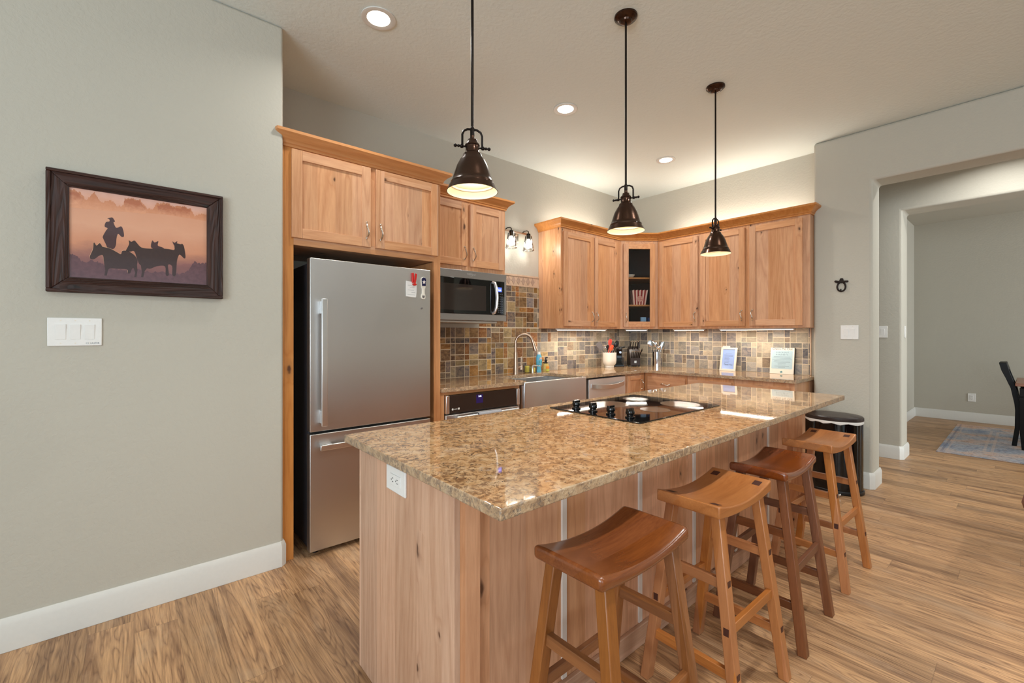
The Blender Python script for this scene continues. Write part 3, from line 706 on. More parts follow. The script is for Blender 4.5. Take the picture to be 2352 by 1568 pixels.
# ------------------------------------------------------------------ refrigerator
R = thing('refrigerator', 'stainless bottom-freezer refrigerator standing in the alder surround', 'refrigerator', (1.18, 3.05, 0))
b = MB(); b.box(0.79, 1.565, 2.80, 3.375, 0.03, 1.735); b.box(0.80, 1.555, 2.79, 2.80, 0.05, 1.73); obj('body', b, GREY_FRIDGE, R, 0.004)
b = MB(); b.box(0.778, 1.575, 2.722, 2.785, 0.736, 1.757); dr = obj('door', b, STEEL, R, 0.004, 3)
b = MB(); b.box(0.829, 0.861, 2.664, 2.680, 0.772, 1.517); b.box(0.833, 0.857, 2.680, 2.722, 0.785, 0.86); b.box(0.833, 0.857, 2.680, 2.722, 1.43, 1.505); obj('handle', b, STEEL_LIGHT, dr, 0.003)
b = MB(); b.box(0.778, 1.575, 2.722, 2.785, 0.035, 0.722); fz = obj('freezer_drawer', b, STEEL, R, 0.004, 3)
b = MB(); b.box(0.822, 1.53, 2.664, 2.680, 0.632, 0.664); b.box(0.84, 0.90, 2.680, 2.722, 0.637, 0.659); b.box(1.45, 1.51, 2.680, 2.722, 0.637, 0.659); obj('handle', b, STEEL_LIGHT, fz, 0.003)
b = MB(); b.box(0.80, 0.90, 2.79, 2.83, 1.735, 1.762); obj('hinge_cover', b, GREY_FRIDGE, R, 0.003)
for x in (0.83, 1.52):
    b = MB(); b.cyl((x, 2.80, 0.0), (x, 2.80, 0.035), 0.018); obj('foot', b, BLACK, R)
b = MB(); b.cyl((1.507, 2.7215, 1.488), (1.507, 2.716, 1.488), 0.006); o = obj('door_magnet', b, GREY_SIL, None); tag(o, 'tiny grey round magnet low on the refrigerator door', 'magnet')
# notepad page, clip magnet and bottle opener
b = MB()
pts = [(1.389, 1.668), (1.466, 1.661), (1.4655, 1.60), (1.460, 1.560), (1.43, 1.5605), (1.389, 1.565), (1.387, 1.61)]
b.prism(pts, 'y', 2.7165, 2.7215); R2 = obj('note_sheet', b, PAPER, None); tag(R2, 'small white note sheet clipped to the refrigerator door', 'note')
b = MB()
for (x, z, w_) in ((1.40, 1.64, 0.03), (1.415, 1.625, 0.035), (1.40, 1.607, 0.045), (1.425, 1.592, 0.03), (1.397, 1.576, 0.055)): b.box(x, x + w_, 2.7160, 2.7166, z, z + 0.0012)
obj('pencil_line', b, INK_SOFT, R2)
R = thing('magnet_clip', 'red plastic clip magnet holding the note on the refrigerator', 'magnet', (1.443, 2.72, 1.64))
b = MB(); b.prism([(1.428, 1.724), (1.440, 1.726), (1.444, 1.66), (1.430, 1.655)], 'y', 2.7075, 2.7215); obj('clip_back', b, RED, R, 0.002)
b = MB(); b.prism([(1.448, 1.722), (1.460, 1.718), (1.4565, 1.69), (1.450, 1.655), (1.440, 1.655), (1.443, 1.69)], 'y', 2.699, 2.7075)
b.prism([(1.444 + 0.013 * math.cos(a), 1.647 + 0.008 * math.sin(a)) for a in [2 * PI * i / 18 for i in range(18)]], 'y', 2.699, 2.7160); obj('clip_lever', b, RED, R, 0.0015)
R = thing('bottle_opener', 'navy bottle opener with a star badge stuck to the refrigerator door', 'bottle opener', (1.515, 2.72, 1.55))
hd = arc(1.5165, 1.684, 0.0165, 0, PI, 10) + [(1.503, 1.642), (1.530, 1.642)]
b = MB(); b.prism(hd, 'y', 2.7055, 2.7125); obj('grip', b, NAVY, R, 0.002)
hd2 = arc(1.5165, 1.685, 0.019, 0, PI, 10) + [(1.5015, 1.630), (1.506, 1.622), (1.507, 1.592), (1.500, 1.578), (1.500, 1.560), (1.507, 1.551), (1.523, 1.551), (1.531, 1.560), (1.531, 1.578), (1.525, 1.592), (1.526, 1.622), (1.5315, 1.630)]
b = MB(); b.prism(hd2, 'y', 2.7125, 2.7215); obj('opener_body', b, CERAMIC, R, 0.001)
b = MB(); b.prism([(1.506, 1.576), (1.5255, 1.576), (1.5255, 1.566), (1.520, 1.558), (1.511, 1.558), (1.506, 1.566)], 'y', 2.712, 2.7127); obj('opener_mouth', b, GREY_SIL, R)
st = [(1.5165 + (0.015 if i % 2 == 0 else 0.0068) * math.sin(2 * PI * i / 10), 1.668 + (0.015 if i % 2 == 0 else 0.0068) * math.cos(2 * PI * i / 10)) for i in range(10)]
b = MB(); b.prism(st, 'y', 2.7050, 2.7056); s_ = obj('star_badge', b, PAPER, R)
text('letter', 'H', 0.013, face_mat((1.5165, 2.7048, 1.667), '-y'), RED, s_, depth=0.0001)

# ------------------------------------------------------------------ microwave
R = thing('microwave', 'stainless over-the-range microwave below the two-door cabinet', 'microwave', (2.1, 3.2, 1.422))
b = MB(); b.box(1.704, 2.490, 3.04, 3.398, 1.424, 1.831); obj('body', b, STEEL_DARK, R, 0.002)
b = MB(); b.box(1.704, 2.490, 2.99, 3.039, 1.766, 1.830); obj('top_trim', b, STEEL_DARK, R, 0.002)
b = MB(); b.box(1.704, 2.375, 2.985, 3.039, 1.478, 1.765); d = obj('door', b, BLACK_GLASS, R, 0.002)
b = MB(); b.box(1.74, 2.262, 2.9845, 2.9855, 1.505, 1.715); obj('window', b, SMOKE_GLASS, d)
b = MB(); b.tube([(2.330, 2.985, 1.752), (2.337, 2.962, 1.745), (2.345, 2.950, 1.70), (2.348, 2.944, 1.62), (2.345, 2.950, 1.54), (2.337, 2.962, 1.497), (2.330, 2.985, 1.488)], [0.014, 0.015, 0.016, 0.016, 0.016, 0.015, 0.014], 12, flatten=0.6); obj('handle', b, STEEL_LIGHT, d)
b = MB(); b.box(2.377, 2.466, 2.986, 3.039, 1.478, 1.765); p = obj('control_panel', b, BLACK_GLASS, R, 0.002)
b = MB(); b.box(2.390, 2.432, 2.9853, 2.9862, 1.676, 1.714); obj('display', b, SCREEN, p)
text('digits', '9:44', 0.018, face_mat((2.411, 2.9850, 1.690), '-y'), SCREEN_W, p, depth=0.0001)
b = MB()
for i in range(7):
    for j in range(3): b.box(2.392 + j * 0.020, 2.402 + j * 0.020, 2.9852, 2.9862, 1.654 - i * 0.021, 1.658 - i * 0.021)
for j in range(3):
    for i in range(2): b.box(2.390 + j * 0.021, 2.404 + j * 0.021, 2.9852, 2.9862, 1.515 - i * 0.016, 1.520 - i * 0.016)
obj('button_print', b, INK_SOFT, p)
b = MB(); b.box(2.468, 2.490, 2.99, 3.039, 1.478, 1.765); b.box(1.704, 2.490, 2.99, 3.039, 1.424, 1.477); obj('bottom_trim', b, STEEL_DARK, R, 0.002)
text('maker_mark', 'Whirlpool', 0.021, face_mat((2.112, 2.9895, 1.802), '-y'), STEEL_LIGHT, R, shear=0.2)
b = MB(); b.tube([(2.112 + 0.016 * math.cos(a), 2.9895, 1.800 + 0.013 * math.sin(a)) for a in [0.6 + 2 * PI * i / 20 * 0.9 for i in range(21)]], 0.0010, 6); obj('emblem_ring', b, STEEL_LIGHT, R)
b = MB(); b.box(1.74, 2.44, 3.06, 3.37, 1.405, 1.423); obj('vent_pan', b, STEEL, R, 0.003)

# ------------------------------------------------------------------ oven with towel, sink, dishwasher
R = thing('wall_oven', 'built-in oven with smoked glass control panel under the counter', 'oven', (2.1, 3.0, 0))
b = MB(); b.box(1.738, 2.458, 2.825, 3.30, 0.12, 0.855); obj('body', b, STEEL_DARK, R)
b = MB(); b.box(1.768, 2.425, 2.778, 2.824, 0.722, 0.856); p = obj('control_panel', b, SMOKE_GLASS, R, 0.002)
b = MB(); b.box(1.738, 1.767, 2.774, 2.824, 0.722, 0.856); b.box(2.426, 2.458, 2.774, 2.824, 0.722, 0.856); obj('side_trim', b, STEEL_LIGHT, R, 0.004)
b = MB(); b.box(2.01, 2.075, 2.7773, 2.7782, 0.776, 0.842); obj('display', b, plain('dim_violet_display', srgb(34, 26, 60), 0.2, emit=0.10, ecol=srgb(60, 40, 150)), p)
text('digits', '5:45', 0.017, face_mat((2.045, 2.777, 0.828), '-y'), SCREEN_W, p, depth=0.0001)
b = MB(); b.cyl((1.795, 2.7782, 0.752), (1.795, 2.7770, 0.752), 0.008, 16); b.box(1.808, 1.836, 2.7772, 2.7782, 0.750, 0.754); b.box(1.842, 1.856, 2.7772, 2.7782, 0.746, 0.760); obj('touch_mark', b, PAPER, p)
b = MB(); b.box(1.738, 2.458, 2.780, 2.824, 0.15, 0.712); d = obj('door', b, STEEL, R, 0.004)
b = MB(); b.tube([(1.80, 2.728, 0.696), (2.40, 2.728, 0.696)], 0.012, 14); b.box(1.815, 1.84, 2.728, 2.780, 0.687, 0.705); b.box(2.36, 2.385, 2.728, 2.780, 0.687, 0.705); obj('handle', b, STEEL_LIGHT, d)
TOWEL = plain('grey_towel_cloth', srgb(168, 170, 176), 0.95, grain=0.4, gscale=160)
b = MB()
prof = [(2.742, 0.42), (2.744, 0.685)] + [(2.728 + 0.0165 * math.cos(a), 0.696 + 0.0165 * math.sin(a)) for a in [PI * k / 8 for k in range(9)]] + [(2.712, 0.685), (2.709, 0.38)]
prof2 = [(y - (0.004 if i > len(prof) // 2 else -0.004 if i < len(prof) // 2 - 3 else 0), z + (0.004 if 1 < i < len(prof) - 2 else 0)) for i, (y, z) in enumerate(prof)]
b.prism(prof + prof2[::-1], 'x', 1.99, 2.21); o = obj('dish_towel', b, TOWEL, None, 0.001); tag(o, 'grey dish towel folded over the oven handle', 'towel')

R = thing('farmhouse_sink', 'stainless apron-front farmhouse sink below the arched faucet', 'sink', (2.88, 3.0, 0.66))
b = MB(); b.box(2.482, 3.278, 2.742, 2.764, 0.662, 0.906); obj('apron', b, STEEL_Z, R, 0.008, 3)
b = MB(); b.box(2.485, 2.515, 2.765, 3.24, 0.672, 0.882); b.box(3.245, 3.275, 2.765, 3.24, 0.672, 0.882); b.box(2.515, 3.245, 3.225, 3.25, 0.672, 0.882); b.box(2.515, 3.245, 2.765, 3.225, 0.672, 0.69); obj('basin', b, STEEL, R, 0.003)
b = MB(); b.lathe([(0.045, 0.691), (0.045, 0.694), (0.02, 0.692)], (2.88, 3.05, 0), 24, cap=True); obj('drain', b, CHROME, R)
R = thing('base_cabinet', 'alder sink base cabinet under the stainless apron sink', 'cabinet', (2.88, 3.1, 0))
b = MB(); b.box(2.482, 3.275, BY + 0.01, 3.40, 0.0, 0.655); obj('cabinet_box', b, ALDER['z'], R)
R = thing('dishwasher', 'stainless dishwasher with a curved bar handle right of the sink', 'dishwasher', (3.68, 3.1, 0))
b = MB(); b.box(3.305, 3.978, 2.86, 3.39, 0.0, 0.878); obj('body', b, MATTE_BLACK, R)
b = MB(); b.box(3.372, 3.972, 2.792, 2.858, 0.10, 0.866); d = obj('door', b, STEEL_SATIN, R, 0.004)
b = MB(); pa = [(3.405 + 0.54 * i / 14, 2.792 - 0.008 - 0.045 * math.sin(PI * i / 14) ** 0.6, 0.800 - 0.018 * math.sin(PI * i / 14)) for i in range(15)]
rings = [[(p[0], p[1] + dy, p[2] + dz) for dy, dz in ((0, -0.022), (0.010, -0.022), (0.010, 0.022), (0, 0.022))] for p in pa]
b.loft(rings); obj('handle', b, STEEL_LIGHT, d, 0.002)

# faucet
R = thing('faucet', 'arched pull-down faucet in brushed bronze nickel at the sink', 'faucet', (2.88, 3.315, 0.914))
fx, fy = 2.880, 3.315
dx, dy = 0.74, -0.673     # spout swings toward the right front
b = MB(); b.lathe([(0.030, 0.9145), (0.030, 0.920), (0.027, 0.935), (0.022, 0.99), (0.019, 1.10), (0.0175, 1.13)], (fx, fy, 0), 24, cap=True); obj('body', b, FAUCET_M, R)
arcp = [(fx, fy, 1.125), (fx, fy, 1.21)]
for i in range(1, 15):
    a = PI - (PI * 0.86) * i / 14; q = 0.085
    arcp.append((fx + dx * (q + q * math.cos(a)), fy + dy * (q + q * math.cos(a)), 1.225 + 0.085 * math.sin(a)))
b = MB(); b.tube(arcp, 0.0135, 14); sp = obj('spout', b, FAUCET_M, R)
e = arcp[-1]; s2 = (e[0] + dx * 0.012, e[1] + dy * 0.012, e[2] - 0.035); s3 = (e[0] + dx * 0.036, e[1] + dy * 0.036, e[2] - 0.115)
b = MB(); b.tube([e, s2, s3], [0.0140, 0.016, 0.021], 16); obj('spray_head', b, FAUCET_M, sp)
b = MB(); b.lathe([(0.021, 0), (0.017, 0.04), (0.013, 0.044)], (fx + 0.075, fy, 0.955), 16, cap=True); b.tube([(fx + 0.01, fy, 0.975), (fx + 0.075, fy, 0.978)], 0.013, 12); b.tube([(fx + 0.075, fy, 0.99), (fx + 0.082, fy + 0.004, 1.04), (fx + 0.086, fy + 0.006, 1.085)], [0.009, 0.008, 0.0085], 10, flatten=0.5); obj('lever', b, FAUCET_M, R)

# things around the sink
YELLOW = plain('yellow_sponge', srgb(226, 206, 96), 0.7, grain=0.3, gscale=120)
R = thing('sponge_cup', 'clear cup of yellow sponges beside the faucet', 'cup', (3.062, 3.345, 0.914))
b = MB(); b.lathe([(0.001, 0.915), (0.030, 0.915), (0.037, 0.995), (0.0355, 0.995), (0.0285, 0.918)], (3.062, 3.345, 0), 24); obj('cup_wall', b, CUP_GLASS, R)
b = MB(); b.box(3.040, 3.084, 3.328, 3.362, 0.919, 0.985); obj('sponge', b, YELLOW, R, 0.006)
R = thing('soap_pump', 'slim nickel counter pump between the sponge cup and the yellow sponge', 'dispenser', (3.105, 3.31, 0.914))
b = MB(); b.lathe([(0.016, 0.9145), (0.014, 0.925), (0.012, 0.975), (0.013, 0.985)], (3.105, 3.31, 0), 18, cap=True); obj('body', b, NICKEL, R)
b = MB(); b.tube([(3.105, 3.31, 0.985), (3.112, 3.302, 0.992), (3.165, 3.250, 0.982)], [0.007, 0.006, 0.004], 10); obj('nozzle', b, NICKEL, R)
b = MB(); b.box(3.130, 3.172, 3.335, 3.372, 0.9145, 0.962); o = obj('sponge', b, YELLOW, None, 0.008); tag(o, 'pale yellow sponge standing left of the blue bottle', 'sponge')
BLUE = plain('blue_soap_bottle', srgb(96, 176, 206), 0.2, grain=0.1)
R = thing('dish_soap_bottle', 'blue dish soap bottle behind the sink', 'bottle', (3.225, 3.34, 0.914))
b = MB(); b.lathe([(0.028, 0.9145), (0.030, 0.93), (0.024, 0.955), (0.034, 0.99), (0.037, 1.03), (0.034, 1.07), (0.022, 1.098)], (3.225, 3.34, 0), 22, cap=True, sy=0.72); obj('body', b, BLUE, R)
b = MB(); b.lathe([(0.019, 1.098), (0.017, 1.125)], (3.225, 3.34, 0), 18, cap=True, sy=0.7); obj('cap', b, PLATE, R)
b = MB(); b.prism([(3.208 + 0.0, 1.04), (3.240, 1.05), (3.246, 1.065), (3.215, 1.066)], 'y', 3.3150, 3.3165); obj('label_shape', b, plain('label_pink', srgb(228, 178, 160), 0.5), R)
b = MB(); b.box(3.206, 3.248, 3.3150, 3.3165, 1.013, 1.030); obj('label_band', b, plain('label_green', srgb(70, 140, 130), 0.5), R)
R = thing('hand_soap_bottle', 'clear hand soap bottle of amber soap with a black pump', 'bottle', (3.315, 3.33, 0.914))
b = MB(); b.lathe([(0.034, 0.9145), (0.036, 0.925), (0.036, 0.985), (0.028, 1.0), (0.014, 1.005)], (3.315, 3.33, 0), 22, cap=True, sy=0.8); obj('body', b, plain('amber_soap', srgb(214, 186, 110), 0.12, trans=0.2), R)
b = MB(); b.box(3.292, 3.338, 3.2992, 3.3010, 0.948, 0.972); obj('label_band', b, plain('orange_label', srgb(214, 138, 52), 0.5), R)
b = MB(); b.box(3.293, 3.337, 3.2992, 3.3010, 0.920, 0.940); obj('label_band', b, plain('lime_label', srgb(178, 190, 80), 0.5), R)
b = MB(); b.lathe([(0.028, 1.005), (0.028, 1.012), (0.012, 1.014), (0.014, 1.026), (0.013, 1.038), (0.004, 1.042), (0.004, 1.062)], (3.315, 3.33, 0), 18, cap=True); b.tube([(3.315, 3.33, 1.062), (3.330, 3.312, 1.062)], 0.005, 8); obj('pump', b, BLACK, R)

# utensil crock with utensils
R = thing('utensil_crock', 'cream ceramic crock full of cooking utensils on the corner counter', 'crock', (4.31, 3.255, 0.914))
cx, cy = 4.310, 3.255
b = MB(); b.lathe([(0.001, 0.9145), (0.052, 0.9145), (0.055, 0.925), (0.054, 0.935), (0.078, 0.965), (0.081, 1.00), (0.081, 1.092), (0.077, 1.092), (0.075, 0.97), (0.001, 0.945)], (cx, cy, 0), 36); obj('pot', b, CERAMIC, R)
def utensil(name, label, base, tip, head, mat, hm=None, cat='utensil'):
    """head: list of (offset along, half width, half thickness)"""
    r = thing(name, label, cat, base)
    B, T = Vector(base), Vector(tip); d = (T - B).normalized()
    b = MB(); b.tube([B, B + (T - B) * 0.5, T], [0.006, 0.006, 0.005], 8); obj('handle', b, hm or mat, r)
    rt = Vector((0.7603, -0.6496, 0)); rt = (rt - d * rt.dot(d)).normalized(); nn = d.cross(rt)
    b = MB(); b.loft([[T + d * o + rt * (w_ * math.cos(a)) + nn * (t_ * math.sin(a)) for a in [2 * PI * k / 14 for k in range(14)]] for o, w_, t_ in head]); obj('head', b, mat, r)
    return r
RTX, RTY = 0.7603, -0.6496
def cp(u, v, z): return (cx + RTX * u - RTY * 0 + v * 0.6496, cy + RTY * u + v * 0.7603, z)
utensil('spatula', 'grey slotted spatula leaning left out of the crock', cp(0.03, 0, 0.955), cp(-0.085, 0.0, 1.125), [(0, 0.012, 0.003), (0.02, 0.030, 0.003), (0.09, 0.034, 0.0025), (0.10, 0.030, 0.002)], GREY_SIL)
utensil('serving_spoon', 'coral red spoon standing tallest in the crock', cp(-0.03, 0.02, 0.955), cp(0.005, 0.02, 1.175), [(0, 0.008, 0.003), (0.02, 0.020, 0.006), (0.055, 0.024, 0.007), (0.078, 0.012, 0.004)], CORAL)
utensil('spatula', 'orange spatula in front of the coral spoon in the crock', cp(-0.03, -0.02, 0.955), cp(0.012, -0.02, 1.115), [(0, 0.010, 0.003), (0.02, 0.022, 0.004), (0.06, 0.020, 0.003), (0.07, 0.012, 0.003)], ORANGE)
utensil('ladle', 'black nylon ladle rising from the right of the crock', cp(0.0, 0.03, 0.955), cp(0.075, 0.03, 1.15), [(0, 0.008, 0.003), (0.02, 0.024, 0.010), (0.06, 0.026, 0.012), (0.085, 0.012, 0.005)], BLACK)
utensil('serving_spoon', 'short dark slotted spoon at the centre of the crock', cp(-0.045, 0.03, 0.955), cp(-0.02, 0.03, 1.12), [(0, 0.008, 0.003), (0.02, 0.019, 0.005), (0.05, 0.018, 0.005), (0.06, 0.008, 0.003)], MATTE_BLACK)
utensil('spatula', 'navy blue spatula tucked behind the black ladle in the crock', cp(-0.01, 0.045, 0.955), cp(0.045, 0.045, 1.135), [(0, 0.008, 0.003), (0.015, 0.017, 0.003), (0.045, 0.017, 0.003), (0.052, 0.010, 0.002)], NAVY)
r = thing('whisk', 'steel wire whisk between the grey spatula and coral spoon', 'utensil', cp(0.0, -0.03, 0.955))
b = MB(); P0, P1 = Vector(cp(0.0, -0.03, 0.955)), Vector(cp(-0.045, -0.03, 1.10)); b.tube([P0, P1], 0.006, 8); obj('handle', b, NICKEL, r)
b = MB(); d_ = (P1 - P0).normalized()
for k in range(4):
    a = PI * k / 4; s_ = Vector((RTX * math.cos(a) + 0.65 * math.sin(a), RTY * math.cos(a) + 0.76 * math.sin(a), 0))
    b.tube([P1 + d_ * (0.085 * math.sin(PI * t / 12) ** 0.8 if True else 0) * 1.0 + s_ * (0.022 * math.cos(PI * t / 12)) * math.sin(PI * t / 12) ** 0.4 for t in range(13)], 0.0011, 5)
obj('wires', b, CHROME, r)
# can opener
R = thing('can_opener', 'tall black electric can opener right of the utensil crock', 'can opener', (4.53, 3.28, 0.914))
ox, oy = 4.53, 3.285
b = MB()
ring = lambda w_, d_, z, s=0.0: [(ox + RTX * (u * w_) + 0.65 * (v * d_), oy + RTY * (u * w_) + 0.76 * (v * d_) + s, z) for u, v in ((-1, -1), (1, -1), (1, 1), (-1, 1))]
b.loft([ring(0.062, 0.055, 0.9145), ring(0.060, 0.055, 0.930), ring(0.036, 0.040, 0.965), ring(0.032, 0.036, 1.08), ring(0.036, 0.045, 1.12), ring(0.034, 0.045, 1.135)]); obj('body', b, BLACK_GLOSS, R, 0.006, 3)
b = MB(); b.tube([(ox + RTX * -0.02, oy + RTY * -0.02 - 0.03, 1.14), (ox + RTX * 0.05, oy + RTY * 0.05 - 0.03, 1.155)], [0.014, 0.010], 10); obj('lever', b, BLACK, R)
b = MB(); b.lathe([(0.014, 0), (0.014, 0.012)], (0, 0, 0), 14, cap=True)
bmesh.ops.transform(b.bm, matrix=Matrix.Translation((ox - 0.03, oy - 0.045, 1.09)) @ Matrix.Rotation(math.radians(49.5 - 90), 4, 'Z') @ Matrix.Rotation(PI / 2, 4, 'X'), verts=b.bm.verts); obj('cutting_wheel', b, CHROME, R)
# knife block
kx, ky = 4.690, 3.175
R = thing('knife_block', 'dark wooden knife block in the counter corner', 'knife block', (kx, ky, 0.914))
MKB = Matrix.Translation((kx, ky, 0.9145)) @ Matrix.Rotation(math.radians(49.488 - 90), 4, 'Z')   # local x right, y away from the room
DKW = plain('espresso_wood', srgb(40, 26, 22), 0.35, grain=0.3)
b = MB(); b.M = MKB; b.prism([(-0.075, 0.012), (-0.075, 0.105), (0.02, 0.245), (0.085, 0.205), (0.085, 0.012)], 'x', -0.062, 0.062); obj('block', b, DKW, R, 0.004)
b = MB(); b.M = MKB
for u in (-0.045, 0.045):
    for v in (-0.06, 0.07): b.box(u - 0.008, u + 0.008, v - 0.008, v + 0.008, 0, 0.0125)
obj('foot', b, BLACK, R)
b = MB(); b.M = MKB; b.box(-0.014, 0.014, -0.0765, -0.0750, 0.045, 0.073); obj('emblem', b, NICKEL, R)
def knife(label, u, v, z, L, tilt=0.0):
    r = thing('kitchen_knife', label, 'knife', MKB @ Vector((u, v, z)), 'knives in the block')
    dirv = Vector((tilt, -0.50, 0.86)).normalized()
    b = MB(); b.M = MKB; p0 = Vector((u, v, z)); b.tube([p0, p0 + dirv * L * 0.5, p0 + dirv * L], [0.0085, 0.0075, 0.009], 8, flatten=0.7); obj('handle', b, BLACK, r)
    b = MB(); b.M = MKB; b.tube([p0 + dirv * (L + 0.0005), p0 + dirv * (L + 0.009)], [0.009, 0.007], 8, flatten=0.7); obj('end_cap', b, CHROME, r)
# lower row of steak knives, then the upper row of large knives
ord_ = ['leftmost', 'second from left', 'third from left', 'fourth from left', 'fifth from left', 'rightmost']
for i in range(6): knife(f'steak knife in the lower block row, {ord_[i]}', -0.050 + i * 0.020, -0.073 + 0.002, 0.110, 0.085)
ord2 = ['leftmost', 'second from left', 'third from left', 'fourth from left']
for i in range(4): knife(f'large knife in the upper block row, {ord2[i]}', -0.048 + i * 0.030, 0.015 - 0.02, 0.214, 0.105)
knife('long knife handle angled out of the right side of the block', 0.069, 0.02, 0.11, 0.12, 0.22)

# steel utensil canister
R = thing('utensil_canister', 'ribbed stainless canister of steel utensils on the right counter', 'canister', (4.81, 2.93, 0.914))
qx, qy = 4.815, 2.935
b = MB(); b.lathe([(0.001, 0.915), (0.050, 0.915), (0.050, 1.095), (0.048, 1.095), (0.048, 0.925), (0.001, 0.922)], (qx, qy, 0), 32); obj('pot', b, CHROME, R)
cx, cy = qx, qy
utensil('skimmer', 'round steel skimmer leaning left out of the canister', cp(0.02, 0, 0.930), cp(-0.055, 0, 1.155), [(0, 0.010, 0.002), (0.015, 0.034, 0.003), (0.045, 0.040, 0.004), (0.075, 0.032, 0.003), (0.085, 0.012, 0.002)], CHROME)
utensil('serving_spoon', 'steel serving spoon in the middle of the canister', cp(0.01, 0.02, 0.930), cp(-0.005, 0.02, 1.15), [(0, 0.008, 0.003), (0.02, 0.026, 0.008), (0.05, 0.030, 0.010), (0.07, 0.014, 0.004)], CHROME)
utensil('ladle', 'small steel ladle at the front of the canister', cp(0.0, -0.02, 0.930), cp(0.015, -0.02, 1.12), [(0, 0.008, 0.004), (0.015, 0.026, 0.014), (0.04, 0.028, 0.016), (0.052, 0.016, 0.008)], CHROME)
utensil('slotted_turner', 'steel slotted turner leaning right out of the canister', cp(-0.02, 0.01, 0.930), cp(0.055, 0.01, 1.12), [(0, 0.010, 0.003), (0.02, 0.026, 0.004), (0.08, 0.032, 0.004), (0.105, 0.018, 0.003)], CHROME)

# framed notices
def tilt_frame(c, yaw, tilt):
    return Matrix.Translation(c) @ Matrix.Rotation(yaw, 4, 'Z') @ Matrix.Rotation(-tilt, 4, 'X')
R = thing('framed_notice', 'small cream frame with a blue page leaning on the backsplash', 'frame', (4.87, 2.12, 0.914))
MS = tilt_frame((4.868, 2.123, 0.9146), -PI / 2 - 0.10, math.radians(10))
b = MB(); b.M = MS; W_, H_ = 0.176, 0.255
b.box(-W_ / 2, -W_ / 2 + 0.020, 0, 0.012, 0, H_); b.box(W_ / 2 - 0.020, W_ / 2, 0, 0.012, 0, H_); b.box(-W_ / 2 + 0.020, W_ / 2 - 0.020, 0, 0.012, 0, 0.020); b.box(-W_ / 2 + 0.020, W_ / 2 - 0.020, 0, 0.012, H_ - 0.020, H_); obj('frame_border', b, CREAM, R, 0.001)
b = MB(); b.M = MS; b.box(-W_ / 2 + 0.002, W_ / 2 - 0.002, 0.0125, 0.017, 0.001, H_ - 0.001); obj('backing', b, MATTE_BLACK, R)
b = MB(); b.M = MS; b.box(-W_ / 2 + 0.020, W_ / 2 - 0.020, 0.006, 0.0122, 0.020, H_ - 0.020); pg = obj('page', b, plain('blue_page', srgb(158, 182, 232), 0.12), R)
TM = MS @ Matrix.Rotation(PI / 2, 4, 'X')
b = MB(); b.M = MS
for i, (w_, o_) in enumerate(((0.07, 0.0), (0.10, 0.0), (0.095, 0.0), (0.05, -0.02), (0.06, -0.015), (0.05, -0.02), (0.055, -0.015), (0.05, -0.02))):
    b.box(o_ - w_ / 2, o_ + w_ / 2, 0.0055, 0.0059, 0.185 - i * 0.0135, 0.1872 - i * 0.0135)
obj('printed_line', b, INK_SOFT, pg)
text('signature', 'Thank You', 0.022, TM @ Matrix.Translation((0.0, 0.068, -0.0056)), INK, pg, shear=0.25, depth=0.0001)
R = thing('outlet_plate', 'white outlet plate on the slate behind the small cream frame', 'outlet', (4.955, 2.165, 1.07))
b = MB(); b.box(4.949, 4.9555, 2.125, 2.205, 1.062, 1.182); obj('plate', b, PLATE, R, 0.002)
b = MB(); b.box(4.9475, 4.9495, 2.148, 2.182, 1.09, 1.155); obj('receptacle', b, PLATE, R, 0.001)
R = thing('framed_notice', 'larger white notice with a pale blue panel near the counter end', 'frame', (4.89, 1.6, 0.914))
MS = tilt_frame((4.895, 1.605, 0.9146), -PI / 2 - 0.02, math.radians(7))
W_, H_ = 0.215, 0.262
b = MB(); b.M = MS; b.box(-W_ / 2, W_ / 2, 0, 0.012, 0, H_); fr = obj('board', b, CREAM, R, 0.0015)
b = MB(); b.M = MS; b.box(-W_ / 2 + 0.001, W_ / 2 + 0.004, 0.0125, 0.022, 0.001, H_ + 0.002); obj('backing', b, MATTE_BLACK, R)
b = MB(); b.M = MS
rr = []
for (cx_, cz_, a0) in ((W_ / 2 - 0.022, H_ - 0.038, 0), (-W_ / 2 + 0.022, H_ - 0.038, PI / 2), (-W_ / 2 + 0.022, 0.058, PI), (W_ / 2 - 0.022, 0.058, 1.5 * PI)):
    rr += [(cx_ + 0.008 * math.cos(a0 + PI / 2 * k / 4), cz_ + 0.008 * math.sin(a0 + PI / 2 * k / 4)) for k in range(5)]
b.prism(rr, 'y', -0.0006, 0.0002); pn = obj('panel', b, plain('pale_blue_panel', srgb(176, 198, 204), 0.5), fr)
TM = MS @ Matrix.Rotation(PI / 2, 4, 'X')
text('heading', 'Check Me Out', 0.030, TM @ Matrix.Translation((0.0, H_ - 0.013, 0.0004)), INK, fr, depth=0.0001)
text('subheading', 'C H E C K O U T', 0.016, TM @ Matrix.Translation((0.0, H_ - 0.048, 0.0010)), INK, fr, depth=0.0001)
text('subheading', 'R E Q U E S T S', 0.016, TM @ Matrix.Translation((0.0, H_ - 0.070, 0.0010)), INK, fr, depth=0.0001)
b = MB(); b.M = MS
for i, w_ in enumerate((0.15, 0.155, 0.175, 0.14, 0.15, 0.075, 0.07, 0.13, 0.06)): b.box(-w_ / 2, w_ / 2, -0.0010, -0.0005, 0.170 - i * 0.0135, 0.1722 - i * 0.0135)
obj('printed_line', b, INK_SOFT, fr)
b = MB(); b.M = MS; b.prism([(-0.017, 0.020), (0.0, 0.030), (0.013, 0.020), (0.009, 0.020), (0.009, 0.012), (-0.012, 0.012), (-0.012, 0.020)], 'y', -0.0005, 0.0001); obj('house_mark', b, plain('teal_mark', srgb(90, 136, 140), 0.5), fr)

